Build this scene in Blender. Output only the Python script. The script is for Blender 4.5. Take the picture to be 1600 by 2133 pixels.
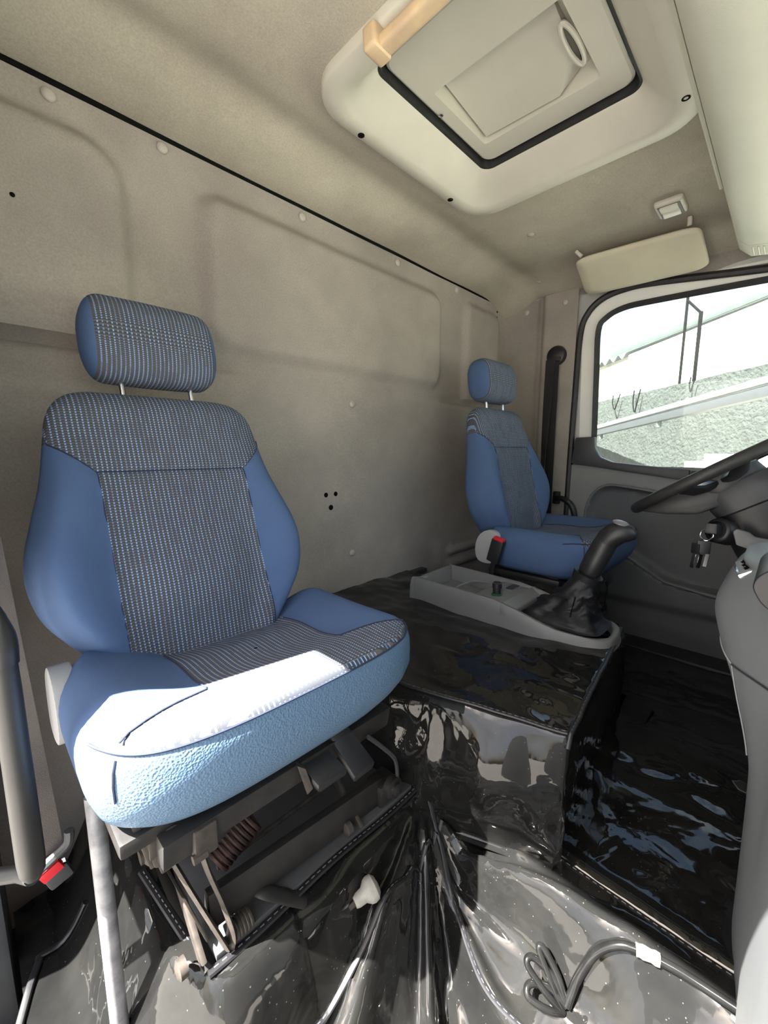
import bpy, bmesh, math, random
from mathutils import Vector, Matrix, noise

# ------------------------------------------------------------------ clear
for o in list(bpy.data.objects):
    bpy.data.objects.remove(o, do_unlink=True)
scene = bpy.context.scene
COL = scene.collection
random.seed(7)

# ------------------------------------------------------------------ camera
# x runs across the cab (0 = passenger door side), +y runs to the rear bulkhead, z is up
cam_d = bpy.data.cameras.new('camera')
cam = bpy.data.objects.new('camera', cam_d)
COL.objects.link(cam)
PITCH = math.atan(126 / 860); YAW = math.radians(44.36)
cam_d.sensor_fit = 'VERTICAL'
cam_d.sensor_height = 36.0
cam_d.lens = 36.0 * 860.0 / 2133.0
cam_d.clip_start = 0.01
cam_d.clip_end = 400
cam.location = (0, 0, 1.33)
cam.rotation_euler = (math.pi / 2 - PITCH, 0, YAW - math.pi / 2)
scene.camera = cam

# ------------------------------------------------------------------ world, sun, exposure
SUN_DIR = Vector((0.70, -0.175, -1.0)).normalized()      # the way the light travels
world = bpy.data.worlds.new('sky'); scene.world = world
world.use_nodes = True
wn = world.node_tree.nodes; wl = world.node_tree.links
wn.clear()
w_out = wn.new('ShaderNodeOutputWorld'); w_bg = wn.new('ShaderNodeBackground')
sky = wn.new('ShaderNodeTexSky')
sky.sky_type = 'NISHITA'; sky.sun_disc = False
sky.sun_elevation = math.asin(-SUN_DIR.z)
sky.sun_rotation = math.atan2(-SUN_DIR.x, -SUN_DIR.y)
sky.air_density = 1.0; sky.dust_density = 5.0; sky.ozone_density = 1.0
w_bg.inputs['Strength'].default_value = 0.30
w_tc = wn.new('ShaderNodeTexCoord'); w_no = wn.new('ShaderNodeTexNoise'); w_no.inputs['Scale'].default_value = 3.0; w_no.inputs['Detail'].default_value = 7
w_no.inputs['Roughness'].default_value = 0.58
w_ra = wn.new('ShaderNodeValToRGB'); w_ra.color_ramp.elements[0].position = 0.44; w_ra.color_ramp.elements[1].position = 0.62
w_mx = wn.new('ShaderNodeMix'); w_mx.data_type = 'RGBA'
wl.new(w_tc.outputs['Generated'], w_no.inputs['Vector']); wl.new(w_no.outputs['Fac'], w_ra.inputs['Fac']); wl.new(w_ra.outputs['Color'], w_mx.inputs['Factor'])
wl.new(sky.outputs['Color'], w_mx.inputs['A']); w_mx.inputs['B'].default_value = (5.2, 5.3, 5.5, 1)      # scattered white cloud
wl.new(w_mx.outputs['Result'], w_bg.inputs['Color']); wl.new(w_bg.outputs['Background'], w_out.inputs['Surface'])

sun_d = bpy.data.lights.new('sun', 'SUN')
sun_d.energy = 32.0; sun_d.angle = math.radians(0.53); sun_d.color = (1.0, 0.965, 0.90)
sun = bpy.data.objects.new('sun', sun_d); COL.objects.link(sun)
sun.rotation_euler = SUN_DIR.to_track_quat('-Z', 'Y').to_euler()
sun.location = (-6, 2, 9)

scene.view_settings.view_transform = 'Standard'
scene.view_settings.look = 'None'
scene.view_settings.gamma = 1.0
scene.view_settings.use_curve_mapping = False
scene.view_settings.exposure = 1.02

# ------------------------------------------------------------------ helpers: maths
def lerp(a, b, t): return a + (b - a) * t
def sst(a, b, x):
    t = min(1, max(0, (x - a) / (b - a))); return t * t * (3 - 2 * t)
def interp(tab, v):
    if v <= tab[0][0]: return tab[0][1]
    for (a, fa), (b, fb) in zip(tab, tab[1:]):
        if v <= b:
            return lerp(fa, fb, (v - a) / (b - a))
    return tab[-1][1]
def cinterp(tab, v):            # smooth (Catmull-Rom on uneven knots)
    if v <= tab[0][0]: return tab[0][1]
    if v >= tab[-1][0]: return tab[-1][1]
    for i in range(len(tab) - 1):
        a, b = tab[i], tab[i + 1]
        if a[0] <= v <= b[0]:
            p = tab[i - 1] if i else a; n = tab[i + 2] if i + 2 < len(tab) else b
            h = b[0] - a[0]; t = (v - a[0]) / h
            ma = (b[1] - p[1]) / max(1e-6, b[0] - p[0]) * h
            mb = (n[1] - a[1]) / max(1e-6, n[0] - a[0]) * h
            return ((2*t**3 - 3*t*t + 1) * a[1] + (t**3 - 2*t*t + t) * ma
                    + (-2*t**3 + 3*t*t) * b[1] + (t**3 - t*t) * mb)
def catmull(pts, n=6, closed=False):
    pts = [Vector(p) for p in pts]; out = []
    m = len(pts)
    rng = range(m) if closed else range(m - 1)
    for i in rng:
        p1 = pts[i]; p2 = pts[(i + 1) % m]
        p0 = pts[i - 1] if (closed or i > 0) else p1
        p3 = pts[(i + 2) % m] if (closed or i + 2 < m) else p2
        for k in range(n):
            t = k / n
            out.append(0.5 * ((2*p1) + (p2 - p0)*t + (2*p0 - 5*p1 + 4*p2 - p3)*t*t + (3*p1 - p0 - 3*p2 + p3)*t**3))
    if not closed: out.append(pts[-1])
    return out
def sdf_rrect(x, z, x0, x1, z0, z1, r):
    cx, cz = (x0 + x1) / 2, (z0 + z1) / 2
    qx = abs(x - cx) - (x1 - x0) / 2 + r; qz = abs(z - cz) - (z1 - z0) / 2 + r
    return math.hypot(max(qx, 0), max(qz, 0)) + min(max(qx, qz), 0) - r
def sdf_poly(x, y, P):
    d = 1e9; s = 1.0; n = len(P)
    for i in range(n):
        ax, ay = P[i]; bx, by = P[i - 1]
        ex, ey = bx - ax, by - ay; wx, wy = x - ax, y - ay
        t = max(0, min(1, (wx*ex + wy*ey) / (ex*ex + ey*ey + 1e-12)))
        dx, dy = wx - ex*t, wy - ey*t
        d = min(d, dx*dx + dy*dy)
        c1 = y >= ay; c2 = y < by; c3 = ex*wy > ey*wx
        if (c1 and c2 and c3) or (not c1 and not c2 and not c3): s = -s
    return s * math.sqrt(d)
def fbm(x, y, z=0, o=3):
    v = 0; a = 1; s = 0
    for k in range(o):
        v += a * noise.noise((x, y, z)); s += a
        x *= 2.03; y *= 2.03; z *= 2.03; a *= 0.5
    return v / s

# ------------------------------------------------------------------ helpers: mesh
class MB:
    """collects shapes; one MB becomes ONE mesh object"""
    def __init__(s): s.v = []; s.f = []; s.uv = []; s.at = {}
    def add(s, v, f):
        b = len(s.v); s.v += [Vector(p) for p in v]; s.f += [tuple(i + b for i in q) for q in f]; return s
    def grid(s, nu, nv, fn, closed_u=False, keep=None):
        b = len(s.v); 
        for j in range(nv):
            for i in range(nu):
                s.v.append(Vector(fn(i, j)))
        for j in range(nv - 1):
            for i in range(nu if closed_u else nu - 1):
                if keep and not keep(i, j): continue
                i2 = (i + 1) % nu
                s.f.append((b + j*nu + i, b + j*nu + i2, b + (j+1)*nu + i2, b + (j+1)*nu + i))
        return s
    def tube(s, pts, r, n=10, closed=False, flat=1.0, up=None):
        pts = [Vector(p) for p in pts]; m = len(pts)
        rr = r if isinstance(r, (list, tuple)) else [r] * m
        b = len(s.v); prev = None
        for i, p in enumerate(pts):
            if closed: t = pts[(i+1) % m] - pts[i-1]
            else: t = pts[min(i+1, m-1)] - pts[max(i-1, 0)]
            t = t.normalized() if t.length > 1e-9 else Vector((0, 0, 1))
            if up is not None: a = Vector(up)
            else: a = prev if prev is not None else (Vector((0, 0, 1)) if abs(t.z) < 0.9 else Vector((1, 0, 0)))
            a = a - t * a.dot(t)
            if a.length < 1e-6: a = t.orthogonal()
            a.normalize(); prev = a; c = t.cross(a)
            for k in range(n):
                th = 2 * math.pi * k / n
                s.v.append(p + a * (math.cos(th) * rr[i] * flat) + c * (math.sin(th) * rr[i]))
        for i in range(m if closed else m - 1):
            i2 = (i + 1) % m
            for k in range(n):
                k2 = (k + 1) % n
                s.f.append((b + i*n + k, b + i*n + k2, b + i2*n + k2, b + i2*n + k))
        if not closed:
            s.f.append(tuple(b + k for k in range(n))[::-1])
            s.f.append(tuple(b + (m-1)*n + k for k in range(n)))
        return s
    def lathe(s, prof, origin, axis=(0, 0, 1), n=20, ref=None):
        """prof: (radius, height along axis)"""
        ax = Vector(axis).normalized(); a = Vector(ref) if ref else ax.orthogonal()
        a = (a - ax * a.dot(ax)).normalized(); c = ax.cross(a); o = Vector(origin); b = len(s.v)
        for r, h in prof:
            for k in range(n):
                th = 2 * math.pi * k / n
                s.v.append(o + ax*h + a*(r*math.cos(th)) + c*(r*math.sin(th)))
        for i in range(len(prof) - 1):
            for k in range(n):
                k2 = (k + 1) % n
                s.f.append((b + i*n + k, b + i*n + k2, b + (i+1)*n + k2, b + (i+1)*n + k))
        s.f.append(tuple(b + k for k in range(n))[::-1])
        s.f.append(tuple(b + (len(prof)-1)*n + k for k in range(n)))
        return s
    def box(s, c, size, bev=0.004, rot=None, seg=2):
        bm = bmesh.new(); bmesh.ops.create_cube(bm, size=1)
        for v in bm.verts: v.co = Vector((v.co.x*size[0], v.co.y*size[1], v.co.z*size[2]))
        bev = min(bev, min(size) * 0.49)
        if bev > 0: bmesh.ops.bevel(bm, geom=bm.edges[:], offset=bev, segments=seg, affect='EDGES', profile=0.6)
        M = Matrix.Translation(Vector(c)) @ (rot.to_4x4() if rot else Matrix())
        bm.verts.ensure_lookup_table()
        s.add([M @ v.co for v in bm.verts], [tuple(v.index for v in f.verts) for f in bm.faces]); bm.free(); return s
    def prism(s, poly, off, bev=0.0, seg=2):
        """polygon of 3-D points pushed along the vector off"""
        bm = bmesh.new(); vs = [bm.verts.new(p) for p in poly]
        f = bm.faces.new(vs)
        r = bmesh.ops.extrude_face_region(bm, geom=[f])
        nv = [e for e in r['geom'] if isinstance(e, bmesh.types.BMVert)]
        bmesh.ops.translate(bm, verts=nv, vec=Vector(off))
        bmesh.ops.recalc_face_normals(bm, faces=bm.faces[:])
        if bev > 0: bmesh.ops.bevel(bm, geom=bm.edges[:], offset=bev, segments=seg, affect='EDGES', profile=0.6, clamp_overlap=True)
        bm.verts.index_update()
        s.add([v.co.copy() for v in bm.verts], [tuple(v.index for v in q.verts) for q in bm.faces]); bm.free(); return s

ORG = {}
def tag(o, label=None, cat=None, group=None, kind=None):
    if label: o['label'] = label
    if cat: o['category'] = cat
    if group: o['group'] = group
    if kind: o['kind'] = kind
    return o
def thing(name, loc, label, cat, group=None):
    o = bpy.data.objects.new(name, None); COL.objects.link(o)
    o.empty_display_size = 0.05
    o.location = loc; ORG[o.name] = Vector(loc)
    return tag(o, label, cat, group)
def obj(name, mb, m, parent=None, loc=None, smooth=True, recalc=True, angle=40, label=None):
    """mb is in world coordinates; the mesh is stored about its own (or its thing's) origin"""
    if parent is not None: org = ORG[parent.name]
    elif loc is not None: org = Vector(loc)
    else: org = Vector((0, 0, 0))
    me = bpy.data.meshes.new(name)
    me.from_pydata([v - org for v in mb.v], [], mb.f)
    if mb.uv:
        l = me.uv_layers.new(name='uv')
        for lp in me.loops: l.data[lp.index].uv = mb.uv[lp.vertex_index]
    for k, vals in mb.at.items():
        a = me.attributes.new(k, 'FLOAT', 'POINT'); a.data.foreach_set('value', vals)
    me.update()
    if recalc:
        bm = bmesh.new(); bm.from_mesh(me); bmesh.ops.recalc_face_normals(bm, faces=bm.faces[:]); bm.to_mesh(me); bm.free()
    me.materials.append(m)
    if smooth:
        me.shade_smooth()
        try: me.set_sharp_from_angle(angle=math.radians(angle))
        except Exception: pass
    o = bpy.data.objects.new(name, me); COL.objects.link(o)
    if parent is not None: o.parent = parent; ORG[o.name] = org
    else: o.location = org; ORG[o.name] = org
    if label: o['label'] = label
    return o
def struct(name, mb, m, parent=None, **k):
    o = obj(name, mb, m, parent, **k)
    if parent is None: o['kind'] = 'structure'
    return o
def copy_tree(o, parent=None):
    c = o.copy(); COL.objects.link(c); c.parent = parent
    for ch in list(o.children): copy_tree(ch, c)
    return c

# ------------------------------------------------------------------ materials
MATS = {}
def mat(name, col, rough=0.6, metal=0.0, var=0.0, vscale=8.0, bump=0.0, bscale=200.0, spec=0.5, col2=None,
        coat=0.0, stretch=None, detail=6.0, bdist=0.002, sheen=0.0):
    m = bpy.data.materials.new(name); m.use_nodes = True; MATS[name] = m
    nt = m.node_tree; N = nt.nodes; L = nt.links
    p = N['Principled BSDF']
    p.inputs['Roughness'].default_value = rough; p.inputs['Metallic'].default_value = metal
    p.inputs['Specular IOR Level'].default_value = spec
    p.inputs['Coat Weight'].default_value = coat; p.inputs['Sheen Weight'].default_value = sheen
    p.inputs['Base Color'].default_value = (*col, 1)
    tc = N.new('ShaderNodeTexCoord'); src = tc.outputs['Object']
    if stretch:
        mp = N.new('ShaderNodeMapping'); mp.inputs['Scale'].default_value = stretch
        L.new(src, mp.inputs['Vector']); src = mp.outputs['Vector']
    if var > 0 or col2:
        t = N.new('ShaderNodeTexNoise'); t.inputs['Scale'].default_value = vscale; t.inputs['Detail'].default_value = detail
        t.inputs['Roughness'].default_value = 0.6
        L.new(src, t.inputs['Vector'])
        r = N.new('ShaderNodeValToRGB'); L.new(t.outputs['Fac'], r.inputs['Fac'])
        c2 = col2 if col2 else tuple(c * (1 - var) for c in col)
        c1 = col if col2 else tuple(min(1, c * (1 + var)) for c in col)
        r.color_ramp.elements[0].position = 0.32; r.color_ramp.elements[0].color = (*c2, 1)
        r.color_ramp.elements[1].position = 0.68; r.color_ramp.elements[1].color = (*c1, 1)
        L.new(r.outputs['Color'], p.inputs['Base Color'])
    if bump > 0:
        t2 = N.new('ShaderNodeTexNoise'); t2.inputs['Scale'].default_value = bscale; t2.inputs['Detail'].default_value = 3
        L.new(src, t2.inputs['Vector'])
        b = N.new('ShaderNodeBump'); b.inputs['Strength'].default_value = bump; b.inputs['Distance'].default_value = bdist
        L.new(t2.outputs['Fac'], b.inputs['Height']); L.new(b.outputs['Normal'], p.inputs['Normal'])
    return m

def fabric_mat(name, c1, c2, c3):
    """felt lining: blotchy dust plus fine nap"""
    m = mat(name, c1, 0.95, spec=0.1, bump=0.35, bscale=420, bdist=0.0015, sheen=0.0)
    nt = m.node_tree; N = nt.nodes; L = nt.links; p = N['Principled BSDF']
    tc = N.new('ShaderNodeTexCoord')
    a = N.new('ShaderNodeTexNoise'); a.inputs['Scale'].default_value = 3.2; a.inputs['Detail'].default_value = 5; a.inputs['Roughness'].default_value = 0.55
    b = N.new('ShaderNodeTexNoise'); b.inputs['Scale'].default_value = 260; b.inputs['Detail'].default_value = 2
    L.new(tc.outputs['Object'], a.inputs['Vector']); L.new(tc.outputs['Object'], b.inputs['Vector'])
    r = N.new('ShaderNodeValToRGB'); e = r.color_ramp.elements
    e[0].position = 0.30; e[0].color = (*c2, 1); e[1].position = 0.70; e[1].color = (*c3, 1)
    k = e.new(0.5); k.color = (*c1, 1)
    L.new(a.outputs['Fac'], r.inputs['Fac'])
    mx = N.new('ShaderNodeMix'); mx.data_type = 'RGBA'; mx.blend_type = 'MULTIPLY'; mx.inputs['Factor'].default_value = 0.32
    r2 = N.new('ShaderNodeValToRGB'); r2.color_ramp.elements[0].position = 0.25; r2.color_ramp.elements[0].color = (0.55, 0.55, 0.55, 1)
    r2.color_ramp.elements[1].position = 0.75; r2.color_ramp.elements[1].color = (1.25, 1.25, 1.25, 1)
    L.new(b.outputs['Fac'], r2.inputs['Fac'])
    L.new(r.outputs['Color'], mx.inputs['A']); L.new(r2.outputs['Color'], mx.inputs['B'])
    L.new(mx.outputs['Result'], p.inputs['Base Color'])
    return m

M_FELT = fabric_mat('felt_lining', (0.335, 0.300, 0.272), (0.280, 0.248, 0.228), (0.395, 0.355, 0.315))
M_HEAD = fabric_mat('felt_headliner', (0.430, 0.392, 0.325), (0.365, 0.328, 0.278), (0.50, 0.462, 0.378))
M_BUTTON = mat('button_plastic', (0.42, 0.38, 0.34), 0.5)
M_BLACK = mat('black_void', (0.004, 0.004, 0.004), 0.9, spec=0.1)
M_RUBBER = mat('black_rubber', (0.018, 0.018, 0.019), 0.55, var=0.3, vscale=40)
M_CREAM = mat('cream_plastic', (0.56, 0.535, 0.46), 0.48, var=0.05, vscale=5, bump=0.10, bscale=700, bdist=0.0008)
M_CREAM2 = mat('cream_plastic_shelf', (0.58, 0.575, 0.485), 0.5, var=0.05, vscale=4, bump=0.25, bscale=600, bdist=0.0008)
M_YELLOW = mat('yellowed_foam', (0.66, 0.50, 0.30), 0.6, col2=(0.55, 0.40, 0.27), vscale=22)
M_VISOR = mat('visor_vinyl', (0.60, 0.555, 0.42), 0.55, var=0.05, vscale=9)
M_GREY = mat('grey_plastic', (0.165, 0.174, 0.182), 0.5, var=0.05, vscale=12, bump=0.25, bscale=800, bdist=0.0006)
M_RECL = mat('recliner_plastic', (0.36, 0.36, 0.36), 0.5)
M_GREYL = mat('light_grey_plastic', (0.155, 0.155, 0.154), 0.5, var=0.05, vscale=12)
M_GREYD = mat('dark_grey_plastic', (0.042, 0.044, 0.048), 0.45, var=0.1, vscale=15, bump=0.2, bscale=700, bdist=0.0006)
M_BLKP = mat('black_plastic', (0.014, 0.014, 0.016), 0.42, var=0.2, vscale=30, bump=0.15, bscale=600, bdist=0.0005)
M_STEEL = mat('painted_black_steel', (0.011, 0.011, 0.012), 0.42, col2=(0.026, 0.023, 0.021), vscale=30)
M_DUSTY = mat('dusty_steel', (0.035, 0.031, 0.028), 0.55, metal=0.3, col2=(0.085, 0.070, 0.058), vscale=45)
M_RUST = mat('rusty_spring', (0.085, 0.040, 0.030), 0.6, metal=0.2, col2=(0.04, 0.026, 0.022), vscale=60)
M_ZINC = mat('galvanised_pole', (0.34, 0.34, 0.35), 0.5, metal=0.25, col2=(0.15, 0.15, 0.165), vscale=38)
M_CHROME = mat('chrome', (0.75, 0.76, 0.78), 0.15, metal=1.0)
M_WHITE = mat('white_body_paint', (0.80, 0.79, 0.75), 0.3, var=0.04, vscale=10, coat=0.4)
M_RED = mat('red_plastic', (0.62, 0.012, 0.025), 0.4)
M_BELT = mat('belt_webbing', (0.022, 0.021, 0.022), 0.8, var=0.25, vscale=3, bump=0.5, bscale=900, stretch=(1, 1, 3))
M_BELTD = mat('dusty_belt_webbing', (0.105, 0.092, 0.085), 0.85, var=0.15, vscale=12, bump=0.5, bscale=900)
M_LEATHER = mat('black_leatherette', (0.009, 0.0095, 0.0115), 0.5, spec=0.35, var=0.2, vscale=30, bump=0.35, bscale=260, bdist=0.001)
M_BOARD = mat('grey_base_board', (0.055, 0.056, 0.059), 0.75, var=0.15, vscale=14)
M_KNOB = mat('worn_rubber_knob', (0.30, 0.29, 0.26), 0.75, var=0.2, vscale=60)
M_SEAM = mat('seam_thread', (0.018, 0.026, 0.055), 0.8)
M_HEM = mat('vinyl_hem_piping', (0.011, 0.011, 0.013), 0.45, var=0.4, vscale=50)
M_STITCH = mat('hem_stitch', (0.10, 0.10, 0.105), 0.7)
M_TAPE = mat('white_tape', (0.74, 0.71, 0.62), 0.6, col2=(0.60, 0.52, 0.35), vscale=30)
M_HOSE = mat('black_hose', (0.008, 0.008, 0.008), 0.15, var=0.3, vscale=30)
M_GREEN = mat('green_plastic', (0.02, 0.10, 0.05), 0.35)
M_HANDLE = mat('worn_grab_coating', (0.011, 0.011, 0.011), 0.5, col2=(0.020, 0.018, 0.017), vscale=12)
M_DIFF = mat('lamp_lens', (0.62, 0.60, 0.54), 0.3)
M_CONC = mat('concrete_ground', (0.235, 0.222, 0.20), 0.9, var=0.12, vscale=0.8)
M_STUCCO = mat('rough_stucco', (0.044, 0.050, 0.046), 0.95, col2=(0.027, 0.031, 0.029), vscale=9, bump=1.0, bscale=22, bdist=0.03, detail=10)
M_CLAD = mat('white_cladding', (0.78, 0.79, 0.80), 0.6, var=0.03)
M_ROOFM = mat('corrugated_steel', (0.075, 0.088, 0.084), 0.6, var=0.15, vscale=3)
M_PAINT = mat('pale_block_paint', (0.66, 0.64, 0.55), 0.8, var=0.08, vscale=4)
M_FLOOR = mat('bare_cab_floor', (0.03, 0.03, 0.03), 0.8)
M_SHELLP = mat('cab_outer_paint', (0.55, 0.55, 0.53), 0.5)

def vinyl_mat():
    m = mat('glossy_black_vinyl', (0.010, 0.010, 0.010), 0.045, spec=0.46)
    nt = m.node_tree; N = nt.nodes; L = nt.links; p = N['Principled BSDF']
    tc = N.new('ShaderNodeTexCoord')
    a = N.new('ShaderNodeTexNoise'); a.inputs['Scale'].default_value = 7; a.inputs['Detail'].default_value = 7; a.inputs['Roughness'].default_value = 0.65
    L.new(tc.outputs['Object'], a.inputs['Vector'])
    # fine dust specks and scuffs
    v = N.new('ShaderNodeTexVoronoi'); v.inputs['Scale'].default_value = 150; L.new(tc.outputs['Object'], v.inputs['Vector'])
    ls = N.new('ShaderNodeMath'); ls.operation = 'LESS_THAN'; ls.inputs[1].default_value = 0.16; L.new(v.outputs['Distance'], ls.inputs[0])
    wn_ = N.new('ShaderNodeTexWhiteNoise'); L.new(v.outputs['Position'], wn_.inputs['Vector'])
    gt = N.new('ShaderNodeMath'); gt.operation = 'GREATER_THAN'; gt.inputs[1].default_value = 0.80; L.new(wn_.outputs['Value'], gt.inputs[0])
    mu = N.new('ShaderNodeMath'); mu.operation = 'MULTIPLY'; L.new(ls.outputs[0], mu.inputs[0]); L.new(gt.outputs[0], mu.inputs[1])
    r = N.new('ShaderNodeValToRGB'); r.color_ramp.elements[0].position = 0.35; r.color_ramp.elements[0].color = (0.0072, 0.0074, 0.0075, 1)
    r.color_ramp.elements[1].position = 0.75; r.color_ramp.elements[1].color = (0.0145, 0.0142, 0.0132, 1)
    L.new(a.outputs['Fac'], r.inputs['Fac'])
    mx = N.new('ShaderNodeMix'); mx.data_type = 'RGBA'; L.new(mu.outputs[0], mx.inputs['Factor'])
    L.new(r.outputs['Color'], mx.inputs['A']); mx.inputs['B'].default_value = (0.05, 0.048, 0.043, 1)
    L.new(mx.outputs['Result'], p.inputs['Base Color'])
    n1 = N.new('ShaderNodeTexNoise'); n1.inputs['Scale'].default_value = 6.5; n1.inputs['Detail'].default_value = 3; n1.inputs['Distortion'].default_value = 0.8
    L.new(tc.outputs['Object'], n1.inputs['Vector'])
    b = N.new('ShaderNodeBump'); b.inputs['Strength'].default_value = 0.6; b.inputs['Distance'].default_value = 0.008
    L.new(n1.outputs['Fac'], b.inputs['Height']); L.new(b.outputs['Normal'], p.inputs['Normal'])
    return m
M_VINYL = vinyl_mat()

def glass_mat():
    m = bpy.data.materials.new('window_glass'); m.use_nodes = True; nt = m.node_tree; N = nt.nodes; L = nt.links
    N.clear(); out = N.new('ShaderNodeOutputMaterial')
    tr = N.new('ShaderNodeBsdfTransparent'); tr.inputs['Color'].default_value = (0.90, 0.95, 0.93, 1)
    gl = N.new('ShaderNodeBsdfGlossy'); gl.inputs['Roughness'].default_value = 0.02
    df = N.new('ShaderNodeBsdfDiffuse'); df.inputs['Color'].default_value = (0.75, 0.8, 0.78, 1)
    fr = N.new('ShaderNodeFresnel'); fr.inputs['IOR'].default_value = 1.45
    m1 = N.new('ShaderNodeMixShader'); m2 = N.new('ShaderNodeMixShader')
    no = N.new('ShaderNodeTexNoise'); no.inputs['Scale'].default_value = 6
    mu = N.new('ShaderNodeMath'); mu.operation = 'MULTIPLY'; mu.inputs[1].default_value = 0.07
    L.new(no.outputs['Fac'], mu.inputs[0]); L.new(mu.outputs[0], m2.inputs['Fac'])
    L.new(fr.outputs['Fac'], m1.inputs['Fac']); L.new(tr.outputs[0], m1.inputs[1]); L.new(gl.outputs[0], m1.inputs[2])
    L.new(m1.outputs[0], m2.inputs[1]); L.new(df.outputs[0], m2.inputs[2]); L.new(m2.outputs[0], out.inputs['Surface'])
    return m
M_GLASS = glass_mat()

def seat_mat():
    """blue cloth, dashed weave where attribute 'pat' > 0, pebbled leatherette where 'lea' > 0"""
    m = bpy.data.materials.new('seat_upholstery'); m.use_nodes = True; nt = m.node_tree; N = nt.nodes; L = nt.links
    p = N['Principled BSDF']; p.inputs['Specular IOR Level'].default_value = 0.2
    def math_(op, a, b=None):
        n = N.new('ShaderNodeMath'); n.operation = op
        for i, x in enumerate((a, b)):
            if x is None: continue
            if hasattr(x, 'links'): L.new(x, n.inputs[i])
            else: n.inputs[i].default_value = x
        return n.outputs[0]
    def attr(nm):
        a = N.new('ShaderNodeAttribute'); a.attribute_name = nm; return a.outputs['Fac']
    def mix(f, a, b):
        n = N.new('ShaderNodeMix'); n.data_type = 'RGBA'; L.new(f, n.inputs['Factor'])
        for s_, x in (('A', a), ('B', b)):
            if hasattr(x, 'links'): L.new(x, n.inputs[s_])
            else: n.inputs[s_].default_value = (*x, 1)
        return n.outputs['Result']
    uv = N.new('ShaderNodeUVMap'); uv.uv_map = 'uv'
    sx = N.new('ShaderNodeSeparateXYZ'); L.new(uv.outputs['UV'], sx.inputs[0])
    U, V = sx.outputs['X'], sx.outputs['Y']
    cu = math_('DIVIDE', U, 0.0076); fu = math_('FRACT', math_('ADD', cu, 100.0)); iu = math_('FLOOR', math_('ADD', cu, 100.0))
    cv = math_('DIVIDE', V, 0.0050); fv = math_('FRACT', math_('ADD', cv, 100.0)); iv = math_('FLOOR', math_('ADD', cv, 100.0))
    col = math_('LESS_THAN', math_('ABSOLUTE', math_('SUBTRACT', fu, 0.5)), 0.15)
    row = math_('LESS_THAN', math_('ABSOLUTE', math_('SUBTRACT', fv, 0.5)), 0.27)
    cell = N.new('ShaderNodeCombineXYZ'); L.new(iu, cell.inputs[0]); L.new(math_('FLOOR', math_('DIVIDE', iv, 6.0)), cell.inputs[1])
    wh = N.new('ShaderNodeTexWhiteNoise'); L.new(cell.outputs[0], wh.inputs['Vector'])
    on = math_('ADD', math_('MULTIPLY', math_('GREATER_THAN', wh.outputs['Value'], 0.30), 0.40), 0.60)
    dash = math_('MULTIPLY', math_('MULTIPLY', col, row), on)
    thread = math_('GREATER_THAN', fv, 0.55)
    weave = mix(thread, (0.052, 0.056, 0.064), (0.120, 0.108, 0.106))
    cellb = N.new('ShaderNodeCombineXYZ'); L.new(math_('FLOOR', math_('DIVIDE', iu, 2.0)), cellb.inputs[0]); L.new(iv, cellb.inputs[1])
    whb = N.new('ShaderNodeTexWhiteNoise'); L.new(cellb.outputs[0], whb.inputs['Vector'])
    weave = mix(math_('MULTIPLY', whb.outputs['Value'], 0.30), weave, (0.050, 0.062, 0.092))
    pattern = mix(dash, weave, (0.24, 0.38, 0.66))
    tc = N.new('ShaderNodeTexCoord')
    nz = N.new('ShaderNodeTexNoise'); nz.inputs['Scale'].default_value = 620; nz.inputs['Detail'].default_value = 2; L.new(tc.outputs['Object'], nz.inputs['Vector'])
    nb = N.new('ShaderNodeTexNoise'); nb.inputs['Scale'].default_value = 9; nb.inputs['Detail'].default_value = 4; L.new(tc.outputs['Object'], nb.inputs['Vector'])
    blue = mix(nb.outputs['Fac'], (0.052, 0.090, 0.185), (0.078, 0.122, 0.232))
    blue = mix(math_('MULTIPLY', nz.outputs['Fac'], 0.5), blue, (0.085, 0.135, 0.25))
    sp = math_('GREATER_THAN', attr('pat'), 0.0); sl = math_('GREATER_THAN', attr('lea'), 0.0)
    base = mix(sp, blue, pattern)
    base = mix(sl, base, (0.105, 0.172, 0.262))
    L.new(base, p.inputs['Base Color'])
    L.new(math_('SUBTRACT', 0.92, math_('MULTIPLY', sl, 0.50)), p.inputs['Roughness'])
    vo = N.new('ShaderNodeTexVoronoi'); vo.inputs['Scale'].default_value = 330; L.new(tc.outputs['Object'], vo.inputs['Vector'])
    h = math_('ADD', math_('MULTIPLY', math_('MULTIPLY', sl, vo.outputs['Distance']), 1.6), math_('MULTIPLY', nz.outputs['Fac'], 0.35))
    h = math_('ADD', h, math_('MULTIPLY', math_('MULTIPLY', sp, row), 0.25))
    b = N.new('ShaderNodeBump'); b.inputs['Strength'].default_value = 0.55; b.inputs['Distance'].default_value = 0.0012
    L.new(h, b.inputs['Height']); L.new(b.outputs['Normal'], p.inputs['Normal'])
    return m
M_SEAT = seat_mat()

def door_mat():
    m = mat('door_card_plastic', (0.20, 0.203, 0.205), 0.55, bump=0.25, bscale=700, bdist=0.0006)
    nt = m.node_tree; N = nt.nodes; L = nt.links; p = N['Principled BSDF']
    a = N.new('ShaderNodeAttribute'); a.attribute_name = 'ins'
    g = N.new('ShaderNodeMath'); g.operation = 'GREATER_THAN'; g.inputs[1].default_value = 0.0; L.new(a.outputs['Fac'], g.inputs[0])
    x = N.new('ShaderNodeMix'); x.data_type = 'RGBA'; L.new(g.outputs[0], x.inputs['Factor'])
    x.inputs['A'].default_value = (0.225, 0.224, 0.224, 1); x.inputs['B'].default_value = (0.112, 0.114, 0.120, 1)
    L.new(x.outputs['Result'], p.inputs['Base Color'])
    return m
M_DOOR = door_mat()

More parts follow.
